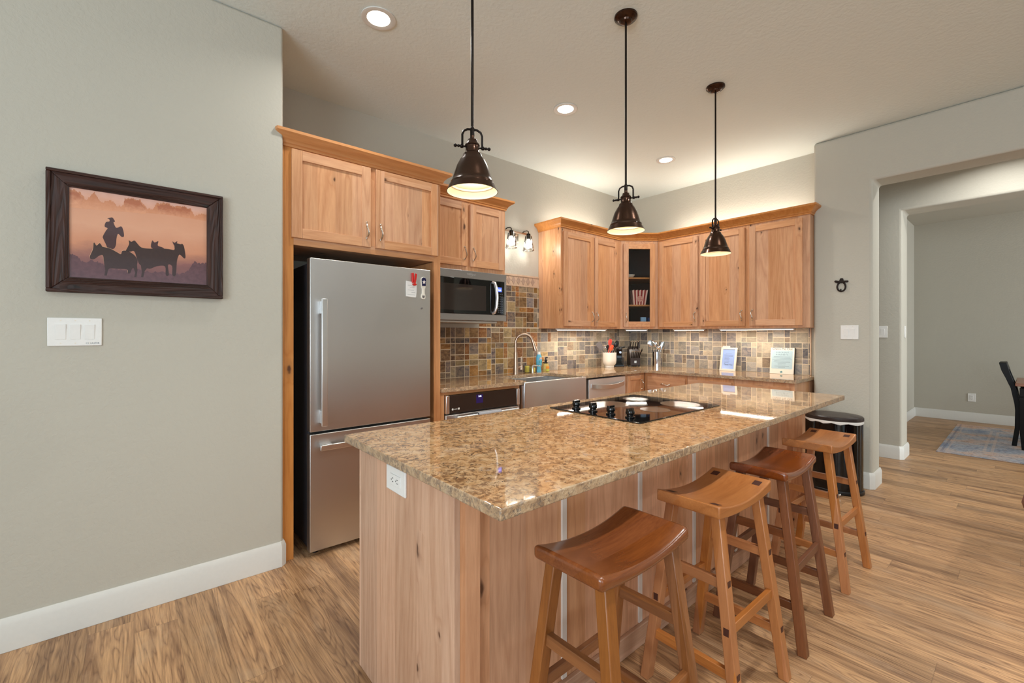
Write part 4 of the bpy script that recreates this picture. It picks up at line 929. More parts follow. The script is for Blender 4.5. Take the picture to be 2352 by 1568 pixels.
# glazed cabinet contents
def popcorn():
    px, py, z0 = 4.575, 3.045, SHZ[0]
    r = thing('popcorn_bucket', 'red striped popcorn bucket on the middle cabinet shelf', 'bucket', (px, py, z0))
    seg = 36
    b = MB(); rings = []
    Mx = Matrix.Translation((px, py, z0 + 0.001)) @ Matrix.Rotation(ang, 4, 'Z')
    b.M = Mx
    def ringp(h, zz, n=9):
        P = []
        for (sx_, sy_), (ex_, ey_) in (((-1, -1), (1, -1)), ((1, -1), (1, 1)), ((1, 1), (-1, 1)), ((-1, 1), (-1, -1))):
            for k in range(n): P.append((h * (sx_ + (ex_ - sx_) * k / n), h * (sy_ + (ey_ - sy_) * k / n), zz))
        return P
    lo, hi = [b.v(p) for p in ringp(0.072, 0.0)], [b.v((p[0], p[1], p[2] + (0.006 if i % 2 else -0.004))) for i, p in enumerate(ringp(0.094, 0.170, 9))]
    n = len(lo)
    for i in range(n): b.f([lo[i], lo[(i + 1) % n], hi[(i + 1) % n], hi[i]], i % 2)
    b.f(lo[::-1], 0)
    obj('carton', b, [plain('popcorn_cream', srgb(232, 190, 170), 0.6), plain('popcorn_red', srgb(150, 30, 26), 0.6)], r)
    b = MB(); b.M = Mx; cc = [(0.036 * math.cos(2 * PI * k / 28), 0.070 + 0.036 * math.sin(2 * PI * k / 28)) for k in range(28)]
    slope = math.atan2(0.022, 0.17)
    b.M = Mx @ Matrix.Translation((0, -0.0725, 0)) @ Matrix.Rotation(slope, 4, 'X')
    b.prism(cc, 'y', -0.0016, 0.0005); g = obj('badge', b, plain('popcorn_badge', srgb(224, 170, 150), 0.6), r)
    b = MB(); b.M = Mx @ Matrix.Translation((0, -0.0725, 0)) @ Matrix.Rotation(slope, 4, 'X'); b.tube([(p[0], -0.0018, p[1]) for p in cc + cc[:1]], 0.0016, 6); obj('badge_ring', b, RED, g)
    T_ = Mx @ Matrix.Translation((0, -0.0725, 0)) @ Matrix.Rotation(slope, 4, 'X')
    text('lettering', 'POP', 0.024, T_ @ Matrix.Translation((0, -0.0018, 0.081)) @ Matrix.Rotation(PI / 2, 4, 'X'), RED, g, depth=0.0001)
    text('lettering', 'CORN', 0.024, T_ @ Matrix.Translation((0, -0.0018, 0.060)) @ Matrix.Rotation(PI / 2, 4, 'X'), RED, g, depth=0.0001)
popcorn()
FOIL = plain('silver_glassware', srgb(230, 228, 226), 0.12, 0.6)
def goblet(x, y, z, label):
    r = thing('wine_glass', label, 'glass', (x, y, z), 'glassware in the corner cabinet')
    b = MB(); b.lathe([(0.030, 0.001), (0.030, 0.003), (0.004, 0.008), (0.004, 0.07)], (x, y, z), 20, cap=True); obj('stem', b, GLASS, r)
    b = MB(); b.lathe([(0.004, 0.07), (0.03, 0.085), (0.036, 0.11), (0.03, 0.14), (0.028, 0.14), (0.033, 0.11), (0.02, 0.085)], (x, y, z), 20); obj('bowl', b, FOIL, r)
b = MB(); b.lathe([(0.03, 0.0), (0.06, 0.012), (0.075, 0.035), (0.072, 0.036), (0.05, 0.014), (0.001, 0.008)], (4.455, 3.09, SHZ[1] + 0.001), 28); o = obj('serving_bowl', b, CERAMIC, None); tag(o, 'shallow white bowl on the top shelf of the glazed cabinet', 'bowl')
goblet(4.62, 3.19, SHZ[0] + 0.002, 'silvery wine glass behind the popcorn bucket, left one')
goblet(4.74, 3.08, SHZ[0] + 0.002, 'silvery wine glass behind the popcorn bucket, right one')
for (n_, lab, x, y, s_, h_, mat_, cat) in (('carton', 'tall pale blue carton on the cabinet floor by the right', 4.60, 2.985, 0.030, 0.125, plain('pale_blue_carton', srgb(150, 178, 206), 0.6, grain=0.5, gscale=90), 'carton'), ('carton', 'navy patterned carton beside the tall pale blue carton', 4.655, 2.935, 0.026, 0.120, plain('navy_carton', srgb(54, 66, 112), 0.6, grain=0.6, gscale=90), 'carton'), ('tin', 'brown printed tin at the left of the cabinet floor', 4.425, 3.085, 0.034, 0.065, plain('brown_tin', srgb(120, 88, 58), 0.5, grain=0.5, gscale=90), 'tin'), ('jar', 'small red jar between the tin and the cartons', 4.515, 3.035, 0.020, 0.035, plain('red_jar', srgb(150, 60, 40), 0.4), 'jar')):
    b = MB(); b.M = Matrix.Translation((x, y, UZ0 + 0.0165)) @ Matrix.Rotation(ang, 4, 'Z')
    if n_ in ('carton',): b.box(-s_, s_, -0.02, 0.02, 0, h_)
    else: b.lathe([(s_, 0.0), (s_, h_ * 0.85), (s_ * 0.9, h_)], (0, 0, 0), 22, cap=True)
    tag(obj(n_, b, mat_, None, 0.001), lab, cat)

# ------------------------------------------------------------------ lamps
WARM = (1.0, 0.88, 0.72); NEUT = (0.98, 0.975, 0.94)
def pendant(x, y, yaw, label):
    r = thing('pendant_lamp', label, 'pendant lamp', (0, 0, 0), 'bronze pendants over the island')
    b = MB(); b.lathe([(0.062, CZ), (0.062, CZ - 0.010), (0.056, CZ - 0.014), (0.052, CZ - 0.020), (0.034, CZ - 0.026), (0.030, CZ - 0.034), (0.012, CZ - 0.040)], (0, 0, 0), 32, cap=True); obj('canopy', b, BRONZE, r)
    b = MB(); b.cyl((0, 0, 2.122), (0, 0, CZ - 0.035), 0.0056, 10); b.lathe([(0.009, 2.095), (0.009, 2.125), (0.006, 2.13)], (0, 0, 0), 12, cap=True); obj('rod', b, BRONZE_BLACK, r)
    b = MB(); yk = [(-0.040, 0, 2.045), (-0.040, 0, 2.098), (-0.034, 0, 2.112), (-0.02, 0, 2.120), (0, 0, 2.122), (0.02, 0, 2.120), (0.034, 0, 2.112), (0.040, 0, 2.098), (0.040, 0, 2.045)]
    b.tube(yk, 0.0045, 8); obj('yoke', b, BRONZE_BLACK, r)
    b = MB(); b.cyl((-0.066, 0, 2.051), (0.066, 0, 2.051), 0.0035, 8)
    for s in (-1, 1): b.ball((s * 0.068, 0, 2.051), 0.007, 10); b.ball((s * 0.055, 0, 2.051), 0.006, 10); b.ball((s * 0.043, 0, 2.051), 0.008, 10)
    obj('thumbscrew_bar', b, BRONZE_BLACK, r)
    b = MB(); b.lathe([(0.008, 2.10), (0.010, 2.085), (0.018, 2.080), (0.020, 2.070), (0.028, 2.062), (0.030, 2.056), (0.027, 2.054), (0.027, 2.030), (0.030, 2.026), (0.036, 2.022)], (0, 0, 0), 24, cap=True); obj('socket_cap', b, BRONZE, r)
    prof = [(0.036, 2.022), (0.040, 2.010), (0.050, 1.998), (0.053, 1.991), (0.062, 1.974), (0.070, 1.950), (0.0775, 1.926), (0.0825, 1.912), (0.0855, 1.910), (0.086, 1.902), (0.090, 1.900), (0.097, 1.884), (0.102, 1.874)]
    b = MB(); b.lathe(prof, (0, 0, 0), 40); b2 = [(q - 0.0022, z) for q, z in prof][::-1]
    b.lathe([(0.102, 1.874), (0.0995, 1.874)], (0, 0, 0), 40); sh = obj('shade', b, BRONZE, r)
    b = MB(); b.lathe([(0.033, 2.020)] + [(q - 0.0022, z) for q, z in prof[1:]], (0, 0, 0), 40); obj('shade_lining', b, SHADE_IN, sh)
    b = MB(); b.lathe([(0.012, 2.02), (0.013, 1.99), (0.026, 1.965), (0.030, 1.945), (0.024, 1.925), (0.004, 1.915)], (0, 0, 0), 20, cap=True); obj('bulb', b, BULB, r)
    d = bpy.data.lights.new('pendant_light', 'SPOT'); d.energy = 6.5; d.color = WARM; d.shadow_soft_size = 0.03; d.spot_size = math.radians(150); d.spot_blend = 0.5
    o = bpy.data.objects.new('pendant_light', d); COL.objects.link(o); o.parent = r; o.location = (0, 0, 1.905)
    r.location = (x, y, 0); r.rotation_euler = (0, 0, yaw)
    return r
p1 = pendant(1.020, 1.436, math.radians(-24), 'bronze bell pendant hanging in front of the fridge cabinet, nearest of three')
dup(p1, (2.047, 1.436, 0), math.radians(-70), 'bronze bell pendant above the cooktop, middle of the three')
dup(p1, (3.111, 1.436, 0), math.radians(-5), 'bronze bell pendant in front of the right cabinets, farthest of three')

def downlight(x, y, label, power=6.6):
    r = thing('recessed_light', label, 'ceiling light', (x, y, CZ), 'recessed downlights')
    b = MB(); b.lathe([(0.092, -0.001), (0.092, -0.006), (0.084, -0.008), (0.062, -0.004), (0.060, -0.001)], (x, y, CZ), 40); obj('trim_ring', b, WHITE, r)
    b = MB(); b.lathe([(0.060, -0.0012), (0.059, -0.0040), (0.001, -0.0045)], (x, y, CZ), 40); obj('lens', b, DISC, r)
    d = bpy.data.lights.new('downlight', 'AREA'); d.shape = 'DISK'; d.size = 0.11; d.energy = power; d.color = NEUT; d.spread = math.radians(150)
    o = bpy.data.objects.new('downlight', d); COL.objects.link(o); o.parent = r; o.location = (0, 0, -0.012)
    return r
downlight(1.024, 2.330, 'round recessed ceiling light in front of the refrigerator cabinet', 4.6)
downlight(2.535, 2.330, 'round recessed ceiling light in the middle of the kitchen ceiling')
downlight(4.036, 2.360, 'round recessed ceiling light closest to the kitchen corner')

# out of frame: living room and hall ceiling lights; archway one added to brighten the floor
for x_, y_, lab_, pw_ in ((1.02, 0.15, 'round recessed ceiling light of the living room, above the nearest stool', 11), (2.535, 0.15, 'round recessed ceiling light of the living room, above the third stool', 12), (3.7, -1.5, 'round recessed ceiling light added out of view near the archway', 13), (5.54, 0.1, 'round recessed ceiling light of the hall behind the archway', 10)):
    downlight(x_, y_, lab_, pw_)
# under-cabinet strips
def strip(label, M, L, power):
    r = thing('under_cabinet_light', label, 'light', M @ Vector((0, 0, 0)), 'lights under the wall cabinets')
    b = MB(); b.M = M; b.box(-L / 2, L / 2, -0.02, 0.02, -0.016, -0.001); hs = obj('housing', b, WHITE, r)
    b = MB(); b.M = M; b.box(-L / 2 + 0.01, L / 2 - 0.01, -0.008, 0.008, -0.019, -0.0165); obj('diffuser', b, STRIP, hs)
    d = bpy.data.lights.new('strip_light', 'AREA'); d.shape = 'RECTANGLE'; d.size = L - 0.02; d.size_y = 0.02; d.energy = power; d.color = (1.0, 0.92, 0.80)
    o = bpy.data.objects.new('strip_light', d); COL.objects.link(o); o.parent = r; o.location = (0, 0, -0.024); o.rotation_euler = (0, 0, math.atan2(M[1][0], M[0][0]))
strip('lit strip under the two-door cabinet right of the sink', Matrix.Translation((3.72, 3.17, UZ0)), 0.80, 2.8)
strip('lit strip under the diagonal glazed corner cabinet', MC @ Matrix.Translation((LEN / 2, 0.10, UZ0)), 0.26, 1.4)
strip('lit strip under the single-door cabinet on the right wall', Matrix.Translation((4.76, 2.50, UZ0)) @ Matrix.Rotation(PI / 2, 4, 'Z'), 0.36, 1.1)
strip('lit strip under the wide end cabinet on the right wall', Matrix.Translation((4.76, 1.80, UZ0)) @ Matrix.Rotation(PI / 2, 4, 'Z'), 0.70, 1.9)

# two-light sconce over the sink
R = thing('wall_sconce', 'two-light sconce with clear glass shades above the sink', 'sconce', (2.96, 3.40, 2.28))
b = MB(); b.box(2.92, 2.99, 3.398, 3.4105, 2.235, 2.335); obj('back_plate', b, NICKEL, R, 0.002)
b = MB(); b.box(2.80, 3.10, 3.378, 3.392, 2.335, 2.352); b.box(2.95, 2.965, 3.385, 3.399, 2.31, 2.34); obj('cross_bar', b, FAUCET_M, R, 0.002)
for x in (2.835, 3.065):
    b = MB(); b.tube([(x - 0.03, 3.384, 2.352), (x - 0.02, 3.37, 2.365), (x - 0.005, 3.345, 2.368), (x, 3.330, 2.358), (x, 3.328, 2.33)], 0.005, 8); am = obj('arm', b, BRONZE_BLACK, R)
    b = MB(); b.lathe([(0.018, 2.335), (0.022, 2.325), (0.016, 2.28)], (x, 3.328, 0), 18, cap=True); obj('socket', b, BRONZE_BLACK, am)
    b = MB(); b.lathe([(0.034, 2.316), (0.058, 2.165)], (x, 3.328, 0), 28); b.lathe([(0.0585, 2.168), (0.0595, 2.165), (0.0575, 2.162)], (x, 3.328, 0), 28); obj('glass_shade', b, SHADE_GLASS, R)
    b = MB(); b.lathe([(0.012, 2.28), (0.024, 2.25), (0.030, 2.22), (0.024, 2.195), (0.004, 2.185)], (x, 3.328, 0), 20, cap=True); obj('bulb', b, BULB_W, R)
    d = bpy.data.lights.new('sconce_light', 'POINT'); d.energy = 1.8; d.color = NEUT; d.shadow_soft_size = 0.04
    o = bpy.data.objects.new('sconce_light', d); COL.objects.link(o); o.parent = R; o.location = (x - 2.96, 3.270 - 3.40, 2.21 - 2.28)

# LED rope light lying on the cabinet tops behind the crown
def cove(label, M, L, power):
    r = thing('cove_light', label, 'light', M @ Vector((0, 0, 0)), 'rope lights on the cabinet tops')
    b = MB(); b.M = M; b.cyl((-L / 2, 0, 0.008), (L / 2, 0, 0.008), 0.007, 8); obj('rope', b, STRIP, r)
    d = bpy.data.lights.new('cove_glow', 'AREA'); d.shape = 'RECTANGLE'; d.size = L; d.size_y = 0.03; d.energy = power; d.color = (1.0, 0.93, 0.82)
    o = bpy.data.objects.new('cove_glow', d); COL.objects.link(o); o.parent = r; o.location = (0, 0, 0.02); o.rotation_euler = (PI, 0, -math.atan2(M[1][0], M[0][0]))
cove('rope light hidden on top of the cabinets along the back wall', Matrix.Translation((3.85, 3.26, UZ1)), 0.9, 3)
cove('rope light hidden on top of the cabinets along the right wall', Matrix.Translation((4.82, 2.05, UZ1)) @ Matrix.Rotation(PI / 2, 4, 'Z'), 1.3, 4)

# ------------------------------------------------------------------ stools
def stool(label, seatm, legm, rounded, tenons):
    r = thing('bar_stool', label, 'stool', (0, 0, 0), 'saddle stools along the island')
    L_, W_, T_ = 0.43, 0.235, 0.042
    b = MB(); nx, ny = 18, 6; top = []; bot = []
    for i in range(nx + 1):
        x = -L_ / 2 + L_ * i / nx; sag = 0.030 * (1 - (2 * x / L_) ** 2)
        top.append([b.v((x, -W_ / 2 + W_ * j / ny, 0.737 - sag - (0.003 if rounded and j in (0, ny) else 0))) for j in range(ny + 1)])
        bot.append([b.v((x, -W_ / 2 + W_ * j / ny, 0.737 - T_ - sag * 0.55)) for j in range(ny + 1)])
    for i in range(nx):
        for j in range(ny):
            b.f([top[i][j], top[i + 1][j], top[i + 1][j + 1], top[i][j + 1]]); b.f([bot[i][j], bot[i][j + 1], bot[i + 1][j + 1], bot[i + 1][j]])
        b.f([top[i][0], bot[i][0], bot[i + 1][0], top[i + 1][0]]); b.f([top[i][ny], top[i + 1][ny], bot[i + 1][ny], bot[i][ny]])
    for j in range(ny):
        b.f([top[0][j], top[0][j + 1], bot[0][j + 1], bot[0][j]]); b.f([top[nx][j], bot[nx][j], bot[nx][j + 1], top[nx][j + 1]])
    s = obj('seat', b, seatm['x'], r, 0.013 if rounded else 0.005, 4)
    if tenons:
        for sx_ in (-1, 1):
            for sy_ in (-1, 1):
                b = MB(); x, y = sx_ * 0.170, sy_ * 0.082
                zt = [0.7375 - 0.030 * (1 - (2 * (x + e) / L_) ** 2) for e in (-0.017, 0.017)]
                b.loft([[(x - 0.017, y - 0.014, zt[0] - 0.004), (x - 0.017, y + 0.014, zt[0] - 0.004), (x - 0.017, y + 0.014, zt[0]), (x - 0.017, y - 0.014, zt[0])], [(x + 0.017, y - 0.014, zt[1] - 0.004), (x + 0.017, y + 0.014, zt[1] - 0.004), (x + 0.017, y + 0.014, zt[1]), (x + 0.017, y - 0.014, zt[1])]])
                obj('tenon', b, TENON, s, label='dark square tenon end showing in the seat')
    lp = lambda sx_, sy_, z: Vector((sx_ * (0.160 + 0.037 * (0.70 - z) / 0.70), sy_ * (0.082 + 0.090 * (0.70 - z) / 0.70), z))
    for sx_ in (-1, 1):
        for sy_ in (-1, 1):
            b = MB(); b.beam(lp(sx_, sy_, 0.0), lp(sx_, sy_, 0.697), 0.040, 0.034); lg = obj('leg', b, legm['z'], r, 0.003)
            if not tenons: continue
            p_ = lp(sx_, sy_, 0.18); q_ = lp(sx_, sy_, 0.465); t_ = lp(sx_, sy_, 0.32)
            for pp in (p_, q_):
                b = MB(); b.box(pp.x - 0.010, pp.x + 0.010, pp.y + sy_ * 0.0165 - 0.001, pp.y + sy_ * 0.0165 + 0.001, pp.z - 0.016, pp.z + 0.016); obj('tenon', b, TENON, lg)
            b = MB(); b.box(t_.x + sx_ * 0.0195 - 0.001, t_.x + sx_ * 0.0195 + 0.001, t_.y - 0.009, t_.y + 0.009, t_.z - 0.016, t_.z + 0.016)
            obj('tenon', b, TENON, lg)
    for sx_ in (-1, 1):
        for z in (0.18, 0.465):
            a_, c_ = lp(sx_, -1, z), lp(sx_, 1, z); b = MB(); b.box(a_.x - 0.010, a_.x + 0.010, a_.y + 0.012, c_.y - 0.012, z - 0.017, z + 0.017); obj('stretcher', b, legm['y'], r, 0.002)
    for sy_ in (-1, 1):
        a_, c_ = lp(-1, sy_, 0.32), lp(1, sy_, 0.32); b = MB(); b.box(a_.x + 0.012, c_.x - 0.012, a_.y - 0.009, a_.y + 0.009, 0.303, 0.337); obj('stretcher', b, legm['x'], r, 0.002)
    return r
SY = 0.775
s = stool('glossy golden brown saddle stool nearest the camera', STOOL_BROWN, STOOL_LEG, True, False); s.location = (1.050, SY, 0); s.rotation_euler.z = 0.02
s = stool('light tan saddle stool second along, dark tenons in its seat', STOOL_TAN, STOOL_TAN, False, True); s.location = (1.690, SY + 0.005, 0); s.rotation_euler.z = -0.015
s2_ = stool('glossy dark red-brown saddle stool, third along the island', STOOL_DARK, STOOL_DARKLEG, True, False); s2_.location = (2.268, SY, 0); s2_.rotation_euler.z = 0.02
dup(s, (2.945, SY - 0.005, 0), -0.03, 'light tan saddle stool farthest along, in front of the trash can')

# trash can
R = thing('trash_can', 'oval glossy black trash can against the wall past the island', 'trash can', (4.50, 1.08, 0))
tx, ty = 4.515, 1.085
b = MB(); b.lathe([(0.205, 0.03), (0.205, 0.585), (0.20, 0.59)], (tx, ty, 0), 44, cap=True, sx=0.80); obj('body', b, BLACK_GLOSS, R, 0.003)
b = MB(); b.lathe([(0.212, 0.0), (0.216, 0.012), (0.212, 0.032)], (tx, ty, 0), 44, cap=True, sx=0.80); obj('base', b, BLACK, R, 0.003)
b = MB(); b.lathe([(0.2065, 0.576), (0.2090, 0.585), (0.2065, 0.596)], (tx, ty, 0), 44, sx=0.81)
for v_ in b.bm.verts:
    v_.co.z += 0.006 * math.sin(v_.co.y * 61) * (1 if v_.co.z < 0.58 else 0.1)
obj('bin_liner', b, PAPER, R, label='white bag edge folded over the rim')
b = MB(); b.lathe([(0.208, 0.597), (0.210, 0.602), (0.209, 0.624), (0.200, 0.632), (0.10, 0.640), (0.001, 0.642)], (tx, ty, 0), 44, cap=True, sx=0.80); obj('lid', b, plain('brown_black_lid', srgb(50, 42, 40), 0.35), R)
b = MB(); b.M = Matrix.Translation((tx - 0.178, ty - 0.06, 0)) @ Matrix.Rotation(-0.35, 4, 'Z'); b.box(-0.035, 0.0, -0.045, 0.045, 0.008, 0.028); obj('pedal', b, CHROME, R, 0.004)

# ------------------------------------------------------------------ left wall: picture and switches
WY = 2.752
R = thing('framed_picture', 'rustic dark framed picture of a rider and horses on the left wall', 'picture', (0.032, WY, 1.495))
FY = WY - 0.026
fo = (-0.287, 0.351, 1.493, 2.024); fi = (-0.216, 0.282, 1.561, 1.955)
b = MB()
def mitre(pts, mi): b.prism(pts, 'y', FY, WY - 0.001, mi)
mitre([(fo[0], fo[2]), (fo[1], fo[2]), (fi[1], fi[2]), (fi[0], fi[2])], 0); mitre([(fo[0], fo[3]), (fi[0], fi[3]), (fi[1], fi[3]), (fo[1], fo[3])], 0)
mitre([(fo[0], fo[2]), (fi[0], fi[2]), (fi[0], fi[3]), (fo[0], fo[3])], 1); mitre([(fo[1], fo[2]), (fo[1], fo[3]), (fi[1], fi[3]), (fi[1], fi[2])], 1)
for (x0, x1, z0, z1, mi) in ((fo[0], fo[1], fo[3] - 0.014, fo[3], 0), (fo[0], fo[1], fo[2], fo[2] + 0.014, 0), (fo[0], fo[0] + 0.014, fo[2] + 0.014, fo[3] - 0.014, 1), (fo[1] - 0.014, fo[1], fo[2] + 0.014, fo[3] - 0.014, 1)): b.box(x0, x1, FY - 0.008, FY + 0.001, z0, z1, mi)
obj('frame_border', b, [BARN, BARN_Z], R, 0.003)
def art():
    m, nt, bs = new_mat('dusk_print')
    tc = node(nt, 'ShaderNodeTexCoord'); sep = node(nt, 'ShaderNodeSeparateXYZ'); link(nt, tc.outputs['Object'], sep.inputs[0])
    z = math_(nt, 'DIVIDE', math_(nt, 'SUBTRACT', sep.outputs[2], 0.066), 0.394)
    n = noise(nt, vmul(nt, tc.outputs['Object'], (1, 1, 1.6)), 7, 4, 0.55)
    f = math_(nt, 'ADD', z, math_(nt, 'MULTIPLY', math_(nt, 'SUBTRACT', n.outputs['Fac'], 0.5), 0.35))
    c = ramp(nt, f, [(0.0, srgb(96, 62, 64)), (0.22, srgb(140, 92, 86)), (0.42, srgb(206, 142, 110)), (0.65, srgb(216, 158, 126)), (0.85, srgb(212, 152, 120)), (1.0, srgb(222, 174, 158))])
    link(nt, c, bs.inputs['Base Color']); bs.inputs['Roughness'].default_value = 0.14; bs.inputs['Coat Weight'].default_value = 0.3; bs.inputs['Coat Roughness'].default_value = 0.05
    return m
ART = art()
def ink(n, c): return plain(n, c, 0.16, coat=0.3, grain=0.25, gscale=70)
SIL = ink('silhouette_brown', srgb(62, 42, 38)); SIL2 = ink('silhouette_mauve', srgb(74, 46, 48)); 
def tree_ink(name, col, z0, z1):
    m, nt, bs = new_mat(name); tc = node(nt, 'ShaderNodeTexCoord'); sep = node(nt, 'ShaderNodeSeparateXYZ'); link(nt, tc.outputs['Object'], sep.inputs[0])
    n = noise(nt, tc.outputs['Object'], 60, 4, 0.65)
    f = math_(nt, 'DIVIDE', math_(nt, 'SUBTRACT', math_(nt, 'ADD', sep.outputs[2], math_(nt, 'MULTIPLY', math_(nt, 'SUBTRACT', n.outputs['Fac'], 0.5), 0.05)), z0), z1 - z0, clamp=True)
    link(nt, mix(nt, f, srgb(218, 154, 118), col), bs.inputs['Base Color']); bs.inputs['Roughness'].default_value = 0.16; bs.inputs['Coat Weight'].default_value = 0.3
    return m
TREE = tree_ink('haze_tree', srgb(196, 126, 88), 0.375, 0.43); TREE2 = tree_ink('haze_tree_deep', srgb(176, 104, 72), 0.39, 0.43); BUSH = plain('scrub_mauve', srgb(100, 68, 72), 0.16, coat=0.3, grain=0.6, gscale=55); RIM = ink('rim_glow', srgb(232, 180, 140))
b = MB(); b.box(fi[0] - 0.003, fi[1] + 0.003, WY - 0.017, WY - 0.002, fi[2] - 0.003, fi[3] + 0.003, 0); pr = obj('print', b, ART, R)
def shape(name, polys, mat, d, lab=None):
    for P in polys:
        b = MB(); b.prism(P, 'y', WY - 0.0172 - d, WY - 0.0168); obj(name, b, mat, pr)
T_ = [(-0.215,1.948),(-0.196,1.944),(-0.18,1.936),(-0.164,1.907),(-0.149,1.926),(-0.137,1.951),(-0.125,1.926),(-0.113,1.906),(-0.092,1.921),(-0.076,1.919),(-0.059,1.9),(-0.038,1.909),(-0.033,1.944),(-0.007,1.946),(0.023,1.944),(0.032,1.928),(0.046,1.91),(0.068,1.906),(0.082,1.938),(0.119,1.951),(0.148,1.938),(0.186,1.945),(0.216,1.939),(0.231,1.905),(0.256,1.921),(0.281,1.919)]
rr = random.Random(4)
def smooth(P, n=4):
    o = []; m = len(P)
    for i in range(m):
        p0, p1, p2, p3 = (Vector(P[(i + k) % m]) for k in (-1, 0, 1, 2))
        for k in range(n):
            t = k / n
            o.append(tuple(0.5 * (2 * p1 + (p2 - p0) * t + (2 * p0 - 5 * p1 + 4 * p2 - p3) * t * t + (3 * p1 - p0 - 3 * p2 + p3) * t ** 3)))
    return o
def jag(P, n=9, a=0.010):
    o = []
    for p, q in zip(P, P[1:]):
        for k in range(n):
            t = k / n; o.append((p[0] + (q[0] - p[0]) * t, min(1.952, p[1] + (q[1] - p[1]) * t + (rr.random() - 0.5) * a)))
    return o + [P[-1]]
shape('printed_tree', [jag(T_) + [(0.281, 1.888), (0.12, 1.893), (0.0, 1.884), (-0.10, 1.872), (-0.215, 1.866)]], TREE, 0.0001)
shape('printed_tree', [jag([(-0.036,1.93),(-0.02,1.942),(0.02,1.94),(0.03,1.92),(0.046,1.905)]) + [(0.04, 1.882), (-0.03, 1.880)], jag([(0.085,1.93),(0.12,1.945),(0.15,1.932),(0.19,1.94),(0.215,1.93)]) + [(0.21, 1.893), (0.09, 1.892)], jag([(-0.215,1.935),(-0.19,1.936),(-0.17,1.91)]) + [(-0.18, 1.885), (-0.215, 1.880)]], TREE2, 0.0002)
G_ = [(-0.215,1.661),(-0.196,1.661),(-0.184,1.643),(-0.172,1.628),(-0.149,1.640),(-0.125,1.636),(-0.104,1.625),(-0.076,1.612),(-0.033,1.604),(0.01,1.616),(0.055,1.607),(0.1,1.612),(0.148,1.606),(0.186,1.612),(0.211,1.634),(0.231,1.675),(0.256,1.667),(0.281,1.676)]
shape('printed_scrub', [jag(G_, 6, 0.010) + [(0.281, 1.562), (-0.215, 1.562)]], BUSH, 0.0002)
A_ = [(-0.151,1.658),(-0.141,1.692),(-0.138,1.723),(-0.129,1.71),(-0.119,1.722),(-0.112,1.712),(-0.108,1.707),(-0.084,1.702),(-0.063,1.69),(-0.047,1.681),(-0.042,1.696),(-0.025,1.698),(-0.003,1.686),(0.01,1.665),(0.012,1.648),(0.006,1.624),(-0.007,1.617),(-0.014,1.596),(-0.023,1.595),(-0.025,1.612),(-0.059,1.612),(-0.092,1.614),(-0.104,1.635),(-0.108,1.668),(-0.121,1.664),(-0.135,1.649),(-0.147,1.647)]
B_ = [(-0.029,1.7),(-0.018,1.73),(-0.019,1.748),(-0.01,1.743),(0.001,1.75),(0.01,1.74),(0.026,1.721),(0.055,1.719),(0.1,1.725),(0.129,1.726),(0.15,1.725),(0.151,1.746),(0.157,1.758),(0.176,1.756),(0.181,1.759),(0.189,1.745),(0.195,1.697),(0.189,1.687),(0.172,1.704),(0.164,1.688),(0.16,1.663),(0.156,1.602),(0.143,1.601),(0.142,1.643),(0.126,1.648),(0.129,1.6),(0.117,1.599),(0.114,1.64),(0.082,1.637),(0.055,1.623),(0.023,1.637),(0.013,1.656),(0.001,1.698),(-0.012,1.697),(-0.027,1.692)]
C_ = [(0.064,1.722),(0.066,1.759),(0.075,1.751),(0.089,1.759),(0.087,1.738),(0.105,1.731),(0.11,1.722)]
D_ = [(0.15,1.746),(0.143,1.766),(0.151,1.76),(0.162,1.769),(0.158,1.753)]
R_ = [(-0.108,1.754),(-0.098,1.781),(-0.092,1.793),(-0.102,1.8),(-0.098,1.82),(-0.086,1.826),(-0.087,1.836),(-0.093,1.837),(-0.086,1.842),(-0.076,1.845),(-0.07,1.836),(-0.067,1.828),(-0.072,1.823),(-0.065,1.803),(-0.059,1.801),(-0.045,1.809),(-0.038,1.79),(-0.036,1.765),(-0.044,1.761),(-0.055,1.773),(-0.059,1.767),(-0.062,1.748),(-0.064,1.72),(-0.072,1.702),(-0.09,1.70),(-0.098,1.72),(-0.106,1.742)]
shape('printed_rider', [smooth(R_)], SIL2, 0.0003); shape('printed_horse', [smooth(C_), smooth(D_)], SIL2, 0.0003)
shape('printed_horse', [smooth(B_)], SIL, 0.0004); shape('printed_horse', [[(x - 0.0006, z + 0.0013) for x, z in smooth(A_)]], RIM, 0.0004); shape('printed_leg', [[(-0.104, 1.635), (-0.100, 1.60), (-0.103, 1.577), (-0.095, 1.577), (-0.090, 1.605), (-0.078, 1.62)], [(0.024, 1.64), (0.028, 1.605), (0.025, 1.58), (0.033, 1.58), (0.038, 1.61), (0.05, 1.63)], [(-0.005, 1.63), (0.004, 1.60), (0.0, 1.578), (0.008, 1.578), (0.012, 1.61), (0.01, 1.64)]], SIL, 0.00045)
shape('printed_horse', [smooth(A_)], SIL, 0.0005)

